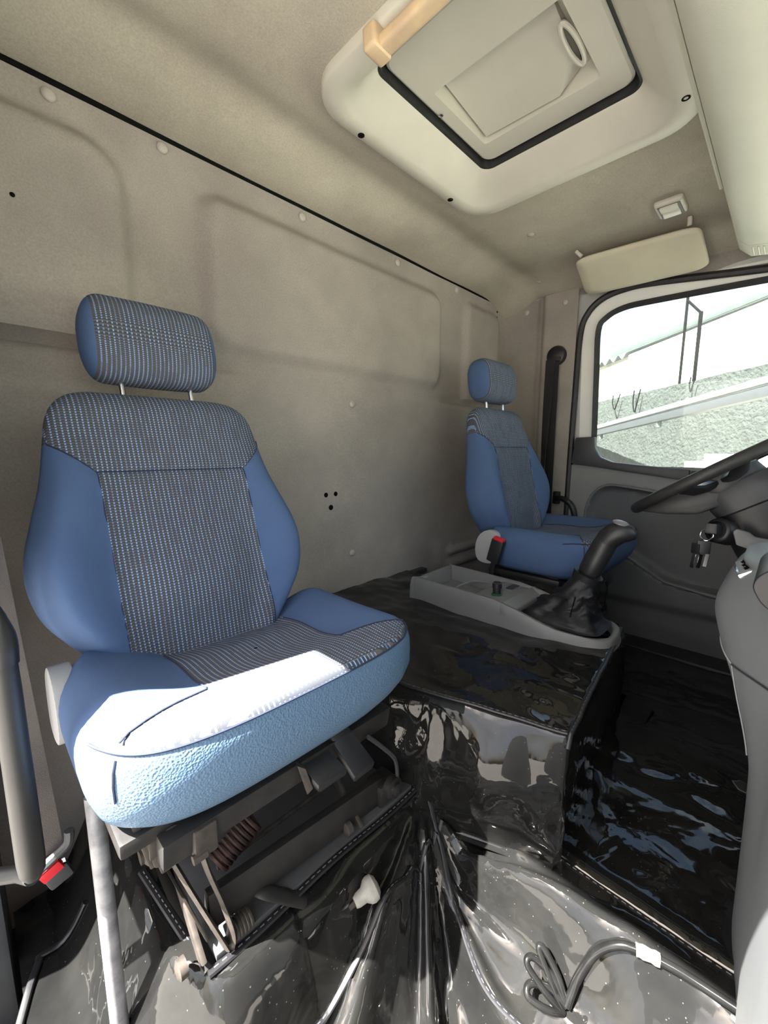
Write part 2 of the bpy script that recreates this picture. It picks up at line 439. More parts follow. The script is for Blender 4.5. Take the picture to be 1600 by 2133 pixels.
# ================================================================== STRUCTURE
XN, XF = -0.20, 2.045         # near and far inner side planes
YB = 1.13                     # rear bulkhead plane
ZT = 2.06                     # where bulkhead meets headliner
Y_FRONT = -0.62

# ---- rear bulkhead lining, pressed panels as relief
def wall_relief(x, z):
    d = 0.0
    def recess(x0, x1, z0, z1, r, depth, w):
        s = sdf_rrect(x, z, x0, x1, z0, z1, r)
        return depth * (1 - sst(-w, 0.004, s))
    d -= recess(-0.60, 0.335, 1.30, 1.995, 0.10, 0.034, 0.042) * sst(1.555, 1.575, z)
    d -= recess(0.470, 1.500, 1.585, 1.990, 0.075, 0.030, 0.042)
    d -= recess(1.665, 1.985, 1.45, 2.010, 0.06, 0.022, 0.035) * sst(1.555, 1.575, z)
    d += 0.020 * math.exp(-((z - 1.556) / 0.011) ** 2) * (1 - sst(0.50, 0.62, x) * (1 - sst(1.45, 1.60, x)) * 0.75)
    d -= 0.010 * sst(0.965, 0.9, z) * sst(1.45, 1.55, x)
    for zz in (0.865, 0.80):
        d -= 0.020 * math.exp(-((z - zz) / 0.020) ** 4) * sst(1.54, 1.60, x)
    d += 0.004 * fbm(x * 2.2, z * 2.2, 3.1, 2)
    return d
nx, nz_ = 226, 170
mb = MB().grid(nx, nz_, lambda i, j: (lerp(XN, XF, i/(nx-1)), YB + wall_relief(lerp(XN, XF, i/(nx-1)), lerp(0.28, ZT - 0.004, j/(nz_-1))), lerp(0.28, ZT - 0.004, j/(nz_-1))))
wall_back = struct('wall_back', mb, M_FELT, recalc=False)
mb = MB().box((0.92, YB + 0.075, 1.2), (2.5, 0.04, 2.0), 0.0)
struct('rear_skin', mb, M_SHELLP, wall_back)
def button(x, z, parent, r=0.013):
    m_ = MB().lathe([(r*0.98, 0.0), (r, 0.002), (r*0.85, 0.0055), (r*0.45, 0.0075), (0.001, 0.008)], (x, YB + wall_relief(x, z) - 0.0005, z), (0, -1, 0), 16)
    return obj('trim_button', m_, M_BUTTON, parent)
for x, z in [(0.41, 2.035), (0.802, 2.030), (1.227, 2.030), (1.608, 2.032), (0.991, 1.495), (0.985, 0.959), (0.20, 2.032)]:
    button(x, min(z, 2.036), wall_back)
for x, z, r in [(0.870, 1.182, 0.008), (0.912, 1.183, 0.008), (0.890, 1.137, 0.009), (0.122, 1.807, 0.004), (1.965, 2.022, 0.005), (1.963, 1.995, 0.005)]:
    yy = YB + wall_relief(x, z)
    obj('screw_hole', MB().lathe([(r*1.05, 0), (r*1.05, 0.0008), (r*0.8, 0.001), (r*0.7, 0.0006)], (x, yy - 0.0004, z), (0, -1, 0), 12), M_BLACK, wall_back)
# black joint between bulkhead and headliner
struct('trim_1', MB().tube([(XN, YB + 0.004, ZT), (XF, YB + 0.004, ZT)], 0.009, 8), M_BLACK)
# grey kick strip along the foot of the bulkhead
struct('baseboard_rear', MB().box((1.00, YB - 0.012, 0.812), (0.80, 0.035, 0.02), 0.006), M_GREYD)

# ---- headliner with a hole for the hatch
HX0, HX1, HY0, HY1 = 0.645, 1.24, 0.26, 0.795
def ceil_z(x, y):
    z = 2.105
    z -= 0.045 * sst(0.90, 1.135, y) ** 1.3
    z += 0.014 * math.exp(-((y - 0.955) / 0.05) ** 2)
    z -= 0.055 * sst(1.80, 2.06, x) * sst(1.80, 2.06, x)
    z -= 0.06 * sst(0.0, -0.22, x)
    z -= 0.02 * sst(0.1, -0.6, y)
    z += 0.006 * fbm(x * 2.5, y * 2.5, 9.0, 2)
    return z
xs = sorted(set([round(lerp(XN, XF, i/112), 4) for i in range(113)] + [HX0, HX1]))
ys = sorted(set([round(lerp(Y_FRONT, YB - 0.002, i/92), 4) for i in range(93)] + [HY0, HY1]))
mb = MB().grid(len(xs), len(ys), lambda i, j: (xs[i], ys[j], ceil_z(xs[i], ys[j])),
               keep=lambda i, j: not (xs[i] >= HX0 and xs[i+1] <= HX1 and ys[j] >= HY0 and ys[j+1] <= HY1))
ceiling = struct('ceiling', mb, M_HEAD, recalc=False)
struct('roof_skin', MB().box((0.92, 0.26, 2.26), (2.46, 1.86, 0.06), 0.02), M_SHELLP, ceiling)
for x, y in [(1.529, 0.755), (1.93, 0.90)]:
    z = ceil_z(x, y)
    obj('trim_button', MB().lathe([(0.012, 0), (0.012, 0.002), (0.008, 0.005), (0.001, 0.006)], (x, y, z + 0.0005), (0, 0, -1), 14), M_BUTTON, ceiling)

# ---- far side: rear pillar lining and driver's door
def pillar_x(y, z):
    d = 0.030 * sst(0.93, 0.90, y)
    d += 0.02 * math.exp(-((y - 0.93) / 0.014) ** 2) * 0.5
    return XF - d + 0.003 * fbm(y*3, z*3, 1.0, 2)
ny2, nz2 = 60, 80
mb = MB().grid(ny2, nz2, lambda i, j: (pillar_x(lerp(0.752, YB, i/(ny2-1)), lerp(0.28, 2.055, j/(nz2-1))), lerp(0.752, YB, i/(ny2-1)), lerp(0.28, 2.055, j/(nz2-1))))
wall_right = struct('wall_right', mb, M_FELT, recalc=False)
struct('side_skin', MB().box((XF + 0.05, 0.95, 1.2), (0.03, 0.44, 2.0), 0.0), M_SHELLP, wall_right)
for y, z in [(0.811, 2.006), (1.009, 2.010)]:
    obj('trim_button', MB().lathe([(0.012, 0), (0.012, 0.002), (0.008, 0.005), (0.001, 0.006)], (pillar_x(y, z) + 0.0005, y, z), (-1, 0, 0), 14), M_BUTTON, wall_right)
# header lining over the door (between door frame and headliner)
def head_z(y): return interp([(-0.7, 1.93), (0.12, 1.968), (0.46, 2.008), (0.76, 2.035)], y)
mb = MB().grid(50, 4, lambda i, j: (lerp(2.03, 2.046, j/3), lerp(-0.62, 0.76, i/49), lerp(head_z(lerp(-0.62, 0.76, i/49)) - 0.008, 2.06, j/3)))
struct('trim_2', mb, M_FELT, recalc=False)
struct('trim_3', MB().box((XF + 0.05, 0.07, 2.10), (0.04, 1.40, 0.24), 0.0), M_SHELLP)

XD = 2.03
win_in = [(0.655, 1.853), (0.631, 1.897), (0.568, 1.921), (0.457, 1.923), (0.119, 1.912), (-0.20, 1.895), (-0.44, 1.87),
          (-0.50, 1.80), (-0.50, 1.22), (-0.25, 1.20), (0.051, 1.228), (0.279, 1.256), (0.538, 1.277), (0.608, 1.299), (0.636, 1.338), (0.642, 1.45), (0.650, 1.68)]
def ofs(poly, d):
    n = len(poly); out = []
    area = sum(poly[i-1][0]*poly[i][1] - poly[i][0]*poly[i-1][1] for i in range(n))
    sg = 1 if area > 0 else -1
    for i in range(n):
        p0 = Vector(poly[i-1]); p1 = Vector(poly[i]); p2 = Vector(poly[(i+1) % n])
        t = ((p1-p0).normalized() + (p2-p1).normalized()).normalized()
        nrm = Vector((t.y, -t.x)) * sg
        out.append((p1.x + nrm.x*d, p1.y + nrm.y*d))
    return out
def ring(poly_a, xa, poly_b, xb):
    m_ = MB(); n = len(poly_a)
    v = [(xa, y, z) for y, z in poly_a] + [(xb, y, z) for y, z in poly_b]
    m_.add(v, [(i, (i+1) % n, n + (i+1) % n, n + i) for i in range(n)]); return m_
def smooth2(poly, n=4): return [(p.x, p.y) for p in catmull([(a, b, 0) for a, b in poly], n, True)]
W0 = smooth2(win_in)
door = thing('door_1', (XD, 0.10, 0.48), 'grey driver door with a white framed side window', 'door')
del door['category']; del door['label']; door['kind'] = 'structure'
W1 = smooth2(ofs(win_in, 0.020)); W2 = smooth2(ofs(win_in, 0.075)); W3 = smooth2(ofs(win_in, 0.100))
def upper(m_):      # keep only what shows above the belt trim
    return m_
obj('glass_seal', ring(W0, XD + 0.010, W1, XD - 0.004).add(*[[(XD - 0.004, y, z) for y, z in W1] + [(XD + 0.02, y, z) for y, z in W1], [(i, (i+1) % len(W1), len(W1) + (i+1) % len(W1), len(W1) + i) for i in range(len(W1))]]), M_RUBBER, door)
obj('window_frame', ring(W1, XD + 0.006, W2, XD + 0.002), M_WHITE, door)
obj('door_seal', MB().tube(catmull([(XD - 0.006, y, z) for y, z in [(0.748, 0.50), (0.748, 0.90), (0.748, 1.27), (0.744, 1.60), (0.738, 1.85), (0.712, 1.935), (0.655, 1.985), (0.56, 2.004), (0.44, 1.998), (0.12, 1.956), (-0.2, 1.925), (-0.55, 1.885)]], 6), 0.014, 8), M_RUBBER, door)
obj('frame_backing', ring(W2, XD + 0.003, [(y, max(z, 1.215)) for y, z in smooth2(ofs(win_in, 0.16))], XD + 0.022), M_SHELLP, door)
pane = MB().prism([(XD + 0.012, y, z) for y, z in ofs(win_in, 0.006)], (0.004, 0, 0))
win1 = struct('window_1', pane, M_GLASS, smooth=False)
# belt trim with the upswept rear corner
belt = [(0.722, 1.393), (0.640, 1.396), (0.636, 1.345), (0.612, 1.305), (0.560, 1.284), (0.44, 1.272), (0.279, 1.259), (0.279, 1.214), (0.55, 1.250), (0.735, 1.275)]
obj('belt_trim', MB().prism([(XD + 0.010, y, z) for y, z in belt], (-0.040, 0, 0), 0.007), M_GREYD, door)
belt2 = [(0.274, 1.258), (0.051, 1.230), (-0.25, 1.203), (-0.50, 1.205), (-0.50, 1.155), (-0.2, 1.158), (0.08, 1.190), (0.274, 1.213)]
obj('belt_trim', MB().prism([(XD + 0.010, y, z) for y, z in belt2], (-0.048, 0, 0), 0.007), M_GREYD, door)
obj('grip_cup', MB().box((XD - 0.028, 0.20, 1.240), (0.022, 0.10, 0.012), 0.003), M_BLACK, door)
# door card
ins_poly = [(0.575, 1.175), (0.630, 1.130), (0.655, 1.045), (0.632, 0.975), (0.56, 0.915), (0.47, 0.885), (0.40, 0.845), (0.32, 0.800), (0.17, 0.778), (-0.40, 0.76), (-0.46, 0.9), (-0.44, 1.05), (-0.25, 1.10), (0.0, 1.12), (0.28, 1.145), (0.48, 1.172)]
ins_s = smooth2(ins_poly, 3)
def pocket_top(y): return interp([(-0.5, 0.755), (0.17, 0.775), (0.32, 0.795), (0.40, 0.840), (0.47, 0.88), (0.56, 0.91), (0.76, 0.93)], y)
gy, gz = 110, 80
ins_at = []
def door_pt(i, j):
    y = lerp(-0.55, 0.748, i/(gy-1)); z = lerp(0.47, 1.268, j/(gz-1))
    s = sdf_poly(y, z, ins_s)
    x = XD - 0.012
    x += 0.030 * sst(0.012, -0.018, s)
    below = sst(0.006, -0.010, z - pocket_top(y))
    x -= 0.030 * below * sst(0.70, 0.55, y)
    x += 0.020 * sst(0.70, 0.66, z + 0.0 * y)
    x += 0.018 * sst(0.60, 0.48, z)
    ins_at.append(0.02 if (s < 0.004 or z < pocket_top(y) + 0.004) else -0.02)
    return (x, y, z)
mb = MB().grid(gy, gz, door_pt); mb.at['ins'] = ins_at
card = obj('door_card', mb, M_DOOR, door, recalc=False)
bead = [p for p in smooth2([q for q in ins_poly[:10]], 5)]
bpts = catmull([(XD - 0.012, y, z) for y, z in [(0.0, 1.125), (0.28, 1.150), (0.48, 1.176), (0.578, 1.180), (0.635, 1.134), (0.660, 1.045), (0.637, 0.972), (0.56, 0.918)]], 6)
obj('insert_bead', MB().tube(bpts, 0.006, 6), M_GREYL, door)
obj('pocket_rim', MB().tube([(XD - 0.040, y, pocket_top(y)) for y in [lerp(0.56, -0.5, k/40) for k in range(41)]], 0.006, 6), M_GREY, door)
struct('door_skin', MB().box((XD + 0.055, 0.07, 0.72), (0.03, 1.46, 1.0), 0.0), M_SHELLP, door)
struct('door_sill', MB().box((1.98, 0.05, 0.40), (0.14, 1.40, 0.24), 0.015), M_RUBBER, door)

# ---- near side: passenger door opening (its door stands open behind the camera)
mb = MB()
mb.box((XN + 0.055, 0.915, 1.60), (0.20, 0.45, 1.02), 0.01)          # upper rear pillar
mb.box((XN + 0.065, 1.015, 0.80), (0.22, 0.25, 1.05), 0.01)          # lower rear pillar
mb.box((XN - 0.02, 0.22, 2.06), (0.05, 1.72, 0.34), 0.01)          # header above the opening
mb.box((XN - 0.02, -0.60, 1.30), (0.05, 0.10, 1.9), 0.01)          # front pillar
wall_left = struct('wall_left', mb, M_GREYD)

# ---- front: scuttle, windscreen
mb = MB().box((0.92, Y_FRONT - 0.05, 0.75), (2.34, 0.06, 0.80), 0.01)
mb.box((0.92, Y_FRONT - 0.05, 2.10), (2.34, 0.06, 0.25), 0.01)
mb.box((XF - 0.0, Y_FRONT - 0.05, 1.5), (0.10, 0.08, 1.0), 0.01)
struct('wall_front', mb, M_GREYD)
struct('window_2', MB().box((0.92, Y_FRONT - 0.045, 1.56), (2.14, 0.006, 0.84), 0.0), M_GLASS, smooth=False)

# ---- bare floor pan under the vinyl
struct('floor', MB().box((0.92, 0.25, 0.255), (2.30, 1.80, 0.05), 0.0), M_FLOOR)

# ================================================================== OUTSIDE
struct('ground', MB().add([(-40, -40, -0.85), (60, -40, -0.85), (60, 40, -0.85), (-40, 40, -0.85)], [(0, 1, 2, 3)]), M_CONC)

# yard wall runs obliquely away: from (6.4, .3) to (9.0, 2.9)
dv = Vector((2.57, 2.58, 0)).normalized(); nv = Vector((dv.y, -dv.x, 0))
A = Vector((6.44, 0.29, 0))
def along(s, off=0.0, z=0.0): return A + dv*s + nv*off + Vector((0, 0, z))
nS, nZ = 160, 44
mb = MB().grid(nS, nZ, lambda i, j: along(lerp(-7, 9, i/(nS-1)), 0.02 * fbm(lerp(-7, 9, i/(nS-1))*5, lerp(-0.85, 2.3, j/(nZ-1))*5, 0, 3), lerp(-0.85, 2.30, j/(nZ-1)) + (0.02*fbm(i*0.3, 2.2, 0, 2) if j == nZ-1 else 0)))
yw = thing('yard_wall', along(1, 0.1, -0.85), 'rough grey green stucco yard wall seen through the driver window', 'wall')
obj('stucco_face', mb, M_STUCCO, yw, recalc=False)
obj('wall_core', MB().prism([along(-7, 0.06, -0.85), along(9, 0.06, -0.85), along(9, 0.06, 2.27), along(-7, 0.06, 2.27)], nv*0.18), M_CONC, yw)
pil = along(0.85, -0.06, 0)
obj('pilaster', MB().box(along(0.80, -0.05, 0.15), (0.22, 0.22, 2.1), 0.02, Matrix.Rotation(math.pi/4, 3, 'Z')), M_PAINT, yw)
obj('painted_patch', MB().prism([along(-6, -0.09, -0.5), along(0.66, -0.09, -0.5), along(0.66, -0.09, 1.30), along(-6, -0.09, 1.30)], nv*0.05, 0.01), M_PAINT, yw)
# white steel rail
rl = thing('steel_rail', (6.7, 1.4, -0.85), 'long white steel rail on posts in front of yard wall', 'railing')
ra, rb_ = Vector((8.35, 2.66, 1.71)), Vector((5.03, 0.194, 1.90))
rd = (rb_ - ra).normalized()
q0 = ra - rd*1.2; q1 = rb_ + rd*0.15
up_ = Vector((0, 0, 1)); side = rd.cross(up_).normalized()
def bar(p, q, w, h): 
    return MB().prism([p + side*w/2 + up_*h/2, p - side*w/2 + up_*h/2, p - side*w/2 - up_*h/2, p + side*w/2 - up_*h/2], q - p, 0.006)
obj('rail_cap', bar(q0 + up_*0.05, q1 + up_*0.05, 0.13, 0.05), M_CLAD, rl)
obj('rail_beam', bar(q0 - up_*0.045, q1 - up_*0.045, 0.09, 0.10), M_GREYD, rl)  # dark colour stands in for the shade under the rail cap
for s in (0.3, 2.3):
    pp = ra + rd*s
    obj('rail_bracket', MB().box(pp - up_*0.10, (0.05, 0.05, 0.14), 0.008), M_ROOFM, rl)
pp = ra + rd*(-0.9); obj('rail_post', MB().box((pp.x + 0.02, pp.y, 0.40), (0.07, 0.07, 2.5), 0.01), M_ROOFM, rl)
pp = q1; obj('rail_post', MB().box((pp.x, pp.y, 0.45), (0.07, 0.07, 2.6), 0.01), M_ROOFM, rl)

# shed behind the wall: white clad side, corrugated lean-to roof
sh = thing('yard_shed', (11.5, 4.6, -0.85), 'white clad shed with a corrugated canopy behind the yard wall', 'shed')
def shp(s, off, z): return along(s, off, z)
obj('clad_side', MB().prism([shp(1.75, 0.5, -0.85), shp(9, 0.5, -0.85), shp(9, 0.5, 3.10), shp(1.75, 0.5, 3.10)], nv*0.1, 0.01), M_CLAD, sh)
nC = 120
mbr = MB().grid(nC, 2, lambda i, j: (lambda s: shp(s, lerp(0.1, 3.2, j), lerp(3.05, 4.25, j) + 0.05*math.sin(s*22)))(lerp(2.9, 9.5, i/(nC-1))))
obj('canopy_sheet', mbr, M_ROOFM, sh, recalc=False)
obj('canopy_beam', MB().prism([shp(2.85, 0.15, 2.95), shp(2.85, 3.2, 4.15), shp(2.85, 3.2, 4.25), shp(2.85, 0.15, 3.05)], dv*0.12, 0.01), M_CLAD, sh)
obj('canopy_beam', MB().prism([shp(4.3, 0.15, 2.95), shp(4.3, 3.2, 4.15), shp(4.3, 3.2, 4.22), shp(4.3, 0.15, 3.02)], dv*0.10, 0.01), M_PAINT, sh)
obj('roof_edge', MB().prism([shp(1.7, 3.4, 4.40), shp(9.5, 3.4, 4.40), shp(9.5, 3.4, 4.60), shp(1.7, 3.4, 4.60)], nv*0.12, 0.01), M_ROOFM, sh)
# two uprights with a cross tie standing above the wall
uf = thing('sign_frame', along(1.35, 0.35, -0.85), 'thin steel uprights with a top tie above the yard wall', 'frame')
obj('upright', MB().box(along(1.80, 0.30, 1.40), (0.035, 0.035, 4.50), 0.006), M_BLACK, uf)
obj('upright', MB().box(along(1.50, 0.30, 1.24), (0.045, 0.045, 4.18), 0.006), M_BLACK, uf)
obj('top_tie', MB().tube([along(1.80, 0.30, 3.58), along(1.50, 0.30, 3.31)], 0.018, 8), M_BLACK, uf)
# three loops of wire hanging over the wall top
for k, (s, w, h) in enumerate([(2.85, 0.22, 0.26), (2.25, 0.17, 0.36), (1.02, 0.09, 0.2)]):
    pts = catmull([along(s - w/2, -0.07, 2.34), along(s - w*0.3, -0.09, 2.34 - h*0.6), along(s, -0.09, 2.34 - h), along(s + w*0.35, -0.09, 2.34 - h*0.55), along(s + w/2, -0.07, 2.34)], 5)
    o = obj('wire_loop', MB().tube(pts, 0.009, 6), M_BLACK, loc=along(s, -0.09, 2.1))
    tag(o, ['leftmost slack wire loop hanging over the yard wall top', 'middle slack wire loop, longest of three over the wall top',
            'small rightmost wire loop on the wall top below the uprights'][k], 'wire', 'wire loops on the yard wall')

# ================================================================== ROOF FITTINGS
# ---- roof hatch
ha = thing('roof_hatch', (0.93, 0.50, 2.10), 'cream plastic roof hatch with moulded frame in the headliner', 'roof hatch')
def rr_ring(x0, x1, y0, y1, r, n=8):
    out = []
    for cx, cy, a0 in ((x1-r, y1-r, 0), (x0+r, y1-r, 90), (x0+r, y0+r, 180), (x1-r, y0+r, 270)):
        for k in range(n + 1):
            a = math.radians(a0 + 90*k/n); out.append((cx + r*math.cos(a), cy + r*math.sin(a)))
    return out
OX0, OX1, OY0, OY1 = 0.602, 1.285, 0.205, 0.835
IX0, IX1, IY0, IY1 = 0.705, 1.165, 0.318, 0.725
def loft_rings(rings):
    m_ = MB(); n = len(rings[0][0]); b = 0
    for poly, z in rings:
        m_.v += [Vector((x, y, z + (ceil_tilt(x, y)))) for x, y in poly]
    for k in range(len(rings) - 1):
        for i in range(n):
            i2 = (i + 1) % n; m_.f.append((k*n + i, k*n + i2, (k+1)*n + i2, (k+1)*n + i))
    return m_
def ceil_tilt(x, y): return 0.0
fr = loft_rings([(rr_ring(OX0, OX1, OY0, OY1, 0.10), 2.104), (rr_ring(OX0, OX1, OY0, OY1, 0.10), 2.088), (rr_ring(OX0+0.005, OX1-0.005, OY0+0.005, OY1-0.005, 0.096), 2.083),
                 (rr_ring(OX0+0.044, OX1-0.044, OY0+0.048, OY1-0.040, 0.075), 2.082), (rr_ring(OX0+0.048, OX1-0.048, OY0+0.052, OY1-0.044, 0.070), 2.0855), (rr_ring(OX0+0.064, OX1-0.064, OY0+0.066, OY1-0.060, 0.062), 2.091), (rr_ring(IX0-0.012, IX1+0.012, IY0-0.008, IY1+0.010, 0.036), 2.132),
                 (rr_ring(IX0, IX1, IY0, IY1, 0.030), 2.140), (rr_ring(IX0+0.003, IX1-0.003, IY0+0.003, IY1-0.003, 0.028), 2.150)])
obj('hatch_frame', fr, M_CREAM, ha, angle=60)
sl_ = loft_rings([(rr_ring(IX0-0.01, IX1+0.01, IY0-0.01, IY1+0.01, 0.03), 2.1385), (rr_ring(IX0+0.005, IX1-0.005, IY0+0.005, IY1-0.005, 0.026), 2.1400), (rr_ring(IX0+0.008, IX1-0.008, IY0+0.008, IY1-0.008, 0.024), 2.175)])
obj('hatch_seal', sl_, M_RUBBER, ha)
# moving panel: deck, raised border and the hollowed air box
PZ = 2.150
px0, px1, py0, py1 = IX0+0.012, IX1-0.012, IY0+0.012, IY1-0.012
obj('hatch_panel', MB().box(((px0+px1)/2, (py0+py1)/2, PZ + 0.055), (px1-px0, py1-py0, 0.03), 0.008), M_CREAM, ha)
bd = loft_rings([(rr_ring(px0, px1, py0, py1, 0.03), PZ + 0.04), (rr_ring(px0, px1, py0, py1, 0.03), PZ + 0.004), (rr_ring(px0+0.006, px1-0.006, py0+0.006, py1-0.006, 0.026), PZ),
                 (rr_ring(0.855, 1.080, 0.385, 0.675, 0.008), PZ - 0.002), (rr_ring(0.862, 1.073, 0.392, 0.668, 0.006), PZ + 0.040)])
obj('panel_border', bd, M_CREAM, ha, angle=25)
cxm = (px0 + px1) / 2
# wedge shaped flap inside the recess, its corner cut off
fl = [(px0+0.068, py0+0.095, PZ+0.040), (px1-0.088, py0+0.095, PZ+0.040), (px1-0.088, py1-0.128, PZ+0.040), (px0+0.068, py1-0.128, PZ+0.040)]
fx0, fx1, fy0, fy1 = 0.865, 1.068, 0.412, 0.664
mb = MB()
v = [(fx0, fy0, PZ+0.034), (fx1-0.10, fy0, PZ+0.012), (fx1, fy0+0.06, PZ+0.000), (fx1, fy1, PZ+0.006), (fx0, fy1, PZ+0.028), ((fx0+fx1)/2, (fy0+fy1)/2+0.02, PZ+0.016),
     (fx0, fy0, PZ+0.045), (fx1, fy0, PZ+0.045), (fx1, fy1, PZ+0.045), (fx0, fy1, PZ+0.045)]
mb.add(v, [(0, 1, 5), (1, 2, 5), (2, 3, 5), (3, 4, 5), (4, 0, 5), (0, 6, 7, 1), (1, 7, 2), (2, 7, 8, 3), (3, 8, 9, 4), (4, 9, 6, 0)])
obj('air_flap', mb, M_CREAM, ha, angle=10)
# pull slot at the front of the flap: oval lip with a dark opening
def oval(cx, cy, rx, ry, z, n=20): return [(cx + rx*math.cos(2*math.pi*k/n), cy + ry*math.sin(2*math.pi*k/n), z) for k in range(n)]
scx, scy = 0.960, 0.402
obj('pull_slot', MB().tube(oval(scx, scy, 0.058, 0.011, PZ - 0.002, 28), 0.005, 8, closed=True), M_CREAM, ha)
obj('slot_opening', MB().add(oval(scx, scy, 0.058, 0.010, PZ + 0.001, 28), [tuple(range(28))]), mat('slot_dark', (0.10, 0.09, 0.075), 0.8), ha, recalc=False)
obj('latch_pin', MB().tube([(scx + 0.035, scy - 0.006, PZ - 0.001), (scx + 0.058, scy - 0.004, PZ - 0.001)], 0.004, 6), M_BLACK, ha)
for x, y in [(1.120, 0.815), (0.758, 0.818), (1.175, 0.240)]:
    obj('hatch_screw', MB().lathe([(0.0085, 0), (0.0085, 0.001), (0.005, 0.0012), (0.004, -0.002)], (x, y, 2.0825), (0, 0, -1), 14), M_BLACK, ha)
obj('panel_rivet', MB().lathe([(0.006, 0), (0.006, 0.003), (0.003, 0.004), (0.001, 0.0042)], (px0+0.20, py1-0.012, PZ - 0.001), (0, 0, -1), 12), M_CHROME, ha)
# lift notches in the front border
for k in (0.35, 0.80):
    obj('hinge_notch', MB().box((lerp(px0, px1, k), IY0 + 0.002, PZ - 0.004), (0.035, 0.012, 0.012), 0.004), M_GREYD, ha)

# ---- yellowed foam grab bar bolted across the hatch's near edge
gb = thing('roof_grab_bar', (0.60, 0.5, 2.08), 'yellowed foam grab bar hanging along near edge of roof hatch', 'grab bar')
def bar_profile(pts, w, h):
    m_ = MB(); n = 0
    return m_
obj('bar', MB().prism([(0.632, 0.605, 2.068), (0.600, 0.605, 2.068), (0.600, 0.605, 2.045), (0.632, 0.605, 2.045)], (0, -0.47, 0.0), 0.008, 3), M_YELLOW, gb)
obj('bar_end', MB().prism([(0.634, 0.634, 2.086), (0.588, 0.634, 2.086), (0.586, 0.628, 2.042), (0.634, 0.628, 2.041)], (0, -0.032, 0.0), 0.008, 3), M_YELLOW, gb)
obj('bar_end', MB().prism([(0.630, 0.170, 2.086), (0.588, 0.170, 2.086), (0.586, 0.162, 2.030), (0.630, 0.162, 2.030)], (0, -0.050, 0.0), 0.011, 3), M_YELLOW, gb)

# ---- overhead shelf over the windscreen
sf = thing('overhead_shelf', (1.0, -0.2, 1.98), 'cream moulded overhead shelf along the front of the roof', 'shelf')
prof = [(0.212, 2.11), (0.208, 2.05), (0.190, 1.985), (0.160, 1.955), (0.10, 1.945), (-0.10, 1.950), (-0.45, 1.97), (-0.60, 1.98), (-0.60, 2.11)]
def shelf_st(x, s=1.0, dz=0.0): return [(x, y, lerp(2.11, z, s) + dz) for y, z in prof]
sts = [(-0.15, 1.0), (1.80, 1.0), (1.84, 1.0)]
mb = MB(); n = len(prof)
stations = [-0.15] + [lerp(0.0, 1.76, k/8) for k in range(9)]
for x in stations: mb.v += [Vector(p) for p in shelf_st(x)]
for k in range(len(stations) - 1):
    for i in range(n - 1): mb.f.append((k*n+i, k*n+i+1, (k+1)*n+i+1, (k+1)*n+i))
mb.f.append(tuple(range(n))); mb.f.append(tuple((len(stations)-1)*n + i for i in range(n)))
obj('shelf_body', mb, M_CREAM2, sf, angle=50)
# ribbed speaker end cap
mb = MB()
for x, s in [(1.764, 1.0), (1.86, 0.99), (1.885, 0.95), (1.90, 0.80)]: mb.v += [Vector(p) for p in shelf_st(x, s)]
for k in range(3):
    for i in range(n - 1): mb.f.append((k*n+i, k*n+i+1, (k+1)*n+i+1, (k+1)*n+i))
mb.f.append(tuple(range(n))); mb.f.append(tuple(3*n + i for i in range(n)))
cap = obj('end_cap', mb, M_CREAM2, sf, angle=50)
for k in range(26):
    y = 0.150 - k*0.013
    z0 = interp(sorted([(a, b) for a, b in prof[3:8]]), y)
    obj('grille_rib', MB().box((1.815, y, z0 - 0.001), (0.075, 0.005, 0.004), 0.0015, seg=1), M_CREAM2, cap)
obj('shelf_lip', MB().tube([(x, 0.2135, 2.050) for x in [lerp(-0.1, 1.55, k/10) for k in range(11)]], 0.0045, 6), M_CREAM2, sf)

# ---- sun visor folded against the roof over the driver's window
vs = thing('sun_visor', (1.86, 0.49, 2.04), 'cream padded sun visor folded above the driver window', 'sun visor')
vp = [(1.775, 0.690, 2.076), (1.790, 0.290, 2.070), (1.955, 0.275, 1.985), (1.955, 0.700, 1.992)]
def quad_pillow(P, t, n=14):
    P = [Vector(p) for p in P]; nrm = (P[1]-P[0]).cross(P[3]-P[0]).normalized()
    m_ = MB(); rings = []
    outl = []
    for u in range(0, 1): pass
    # rounded outline from a superellipse in the unit square
    N_ = 48
    def unit(k, s):
        a = 2*math.pi*k/N_; c, q = math.cos(a), math.sin(a); e = 2/9.0
        return (0.5 + 0.5*s*math.copysign(abs(c)**e, c), 0.5 + 0.5*s*math.copysign(abs(q)**e, q))
    def at(u, w): return P[0]*(1-u)*(1-w) + P[1]*u*(1-w) + P[2]*u*w + P[3]*(1-u)*w
    levels = [(0.0, -1), (0.80, -1), (0.965, -0.8), (1.0, -0.1), (1.0, 0.1), (0.965, 0.8), (0.80, 1), (0.0, 1)]
    for s, h in levels:
        for k in range(N_):
            u, w = unit(k, max(s, 0.01)); m_.v.append(at(u, w) + nrm*(h*t/2))
    for r in range(len(levels) - 1):
        for k in range(N_):
            k2 = (k+1) % N_; m_.f.append((r*N_+k, r*N_+k2, (r+1)*N_+k2, (r+1)*N_+k))
    return m_
obj('visor_pad', quad_pillow(vp, 0.020), M_VISOR, vs, angle=60)
obj('visor_pivot', MB().tube([(1.770, 0.66, 2.078), (1.765, 0.68, 2.10)], 0.007, 8), M_CREAM, vs)
obj('visor_pivot', MB().tube([(1.782, 0.32, 2.074), (1.777, 0.32, 2.10)], 0.007, 8), M_CREAM, vs)

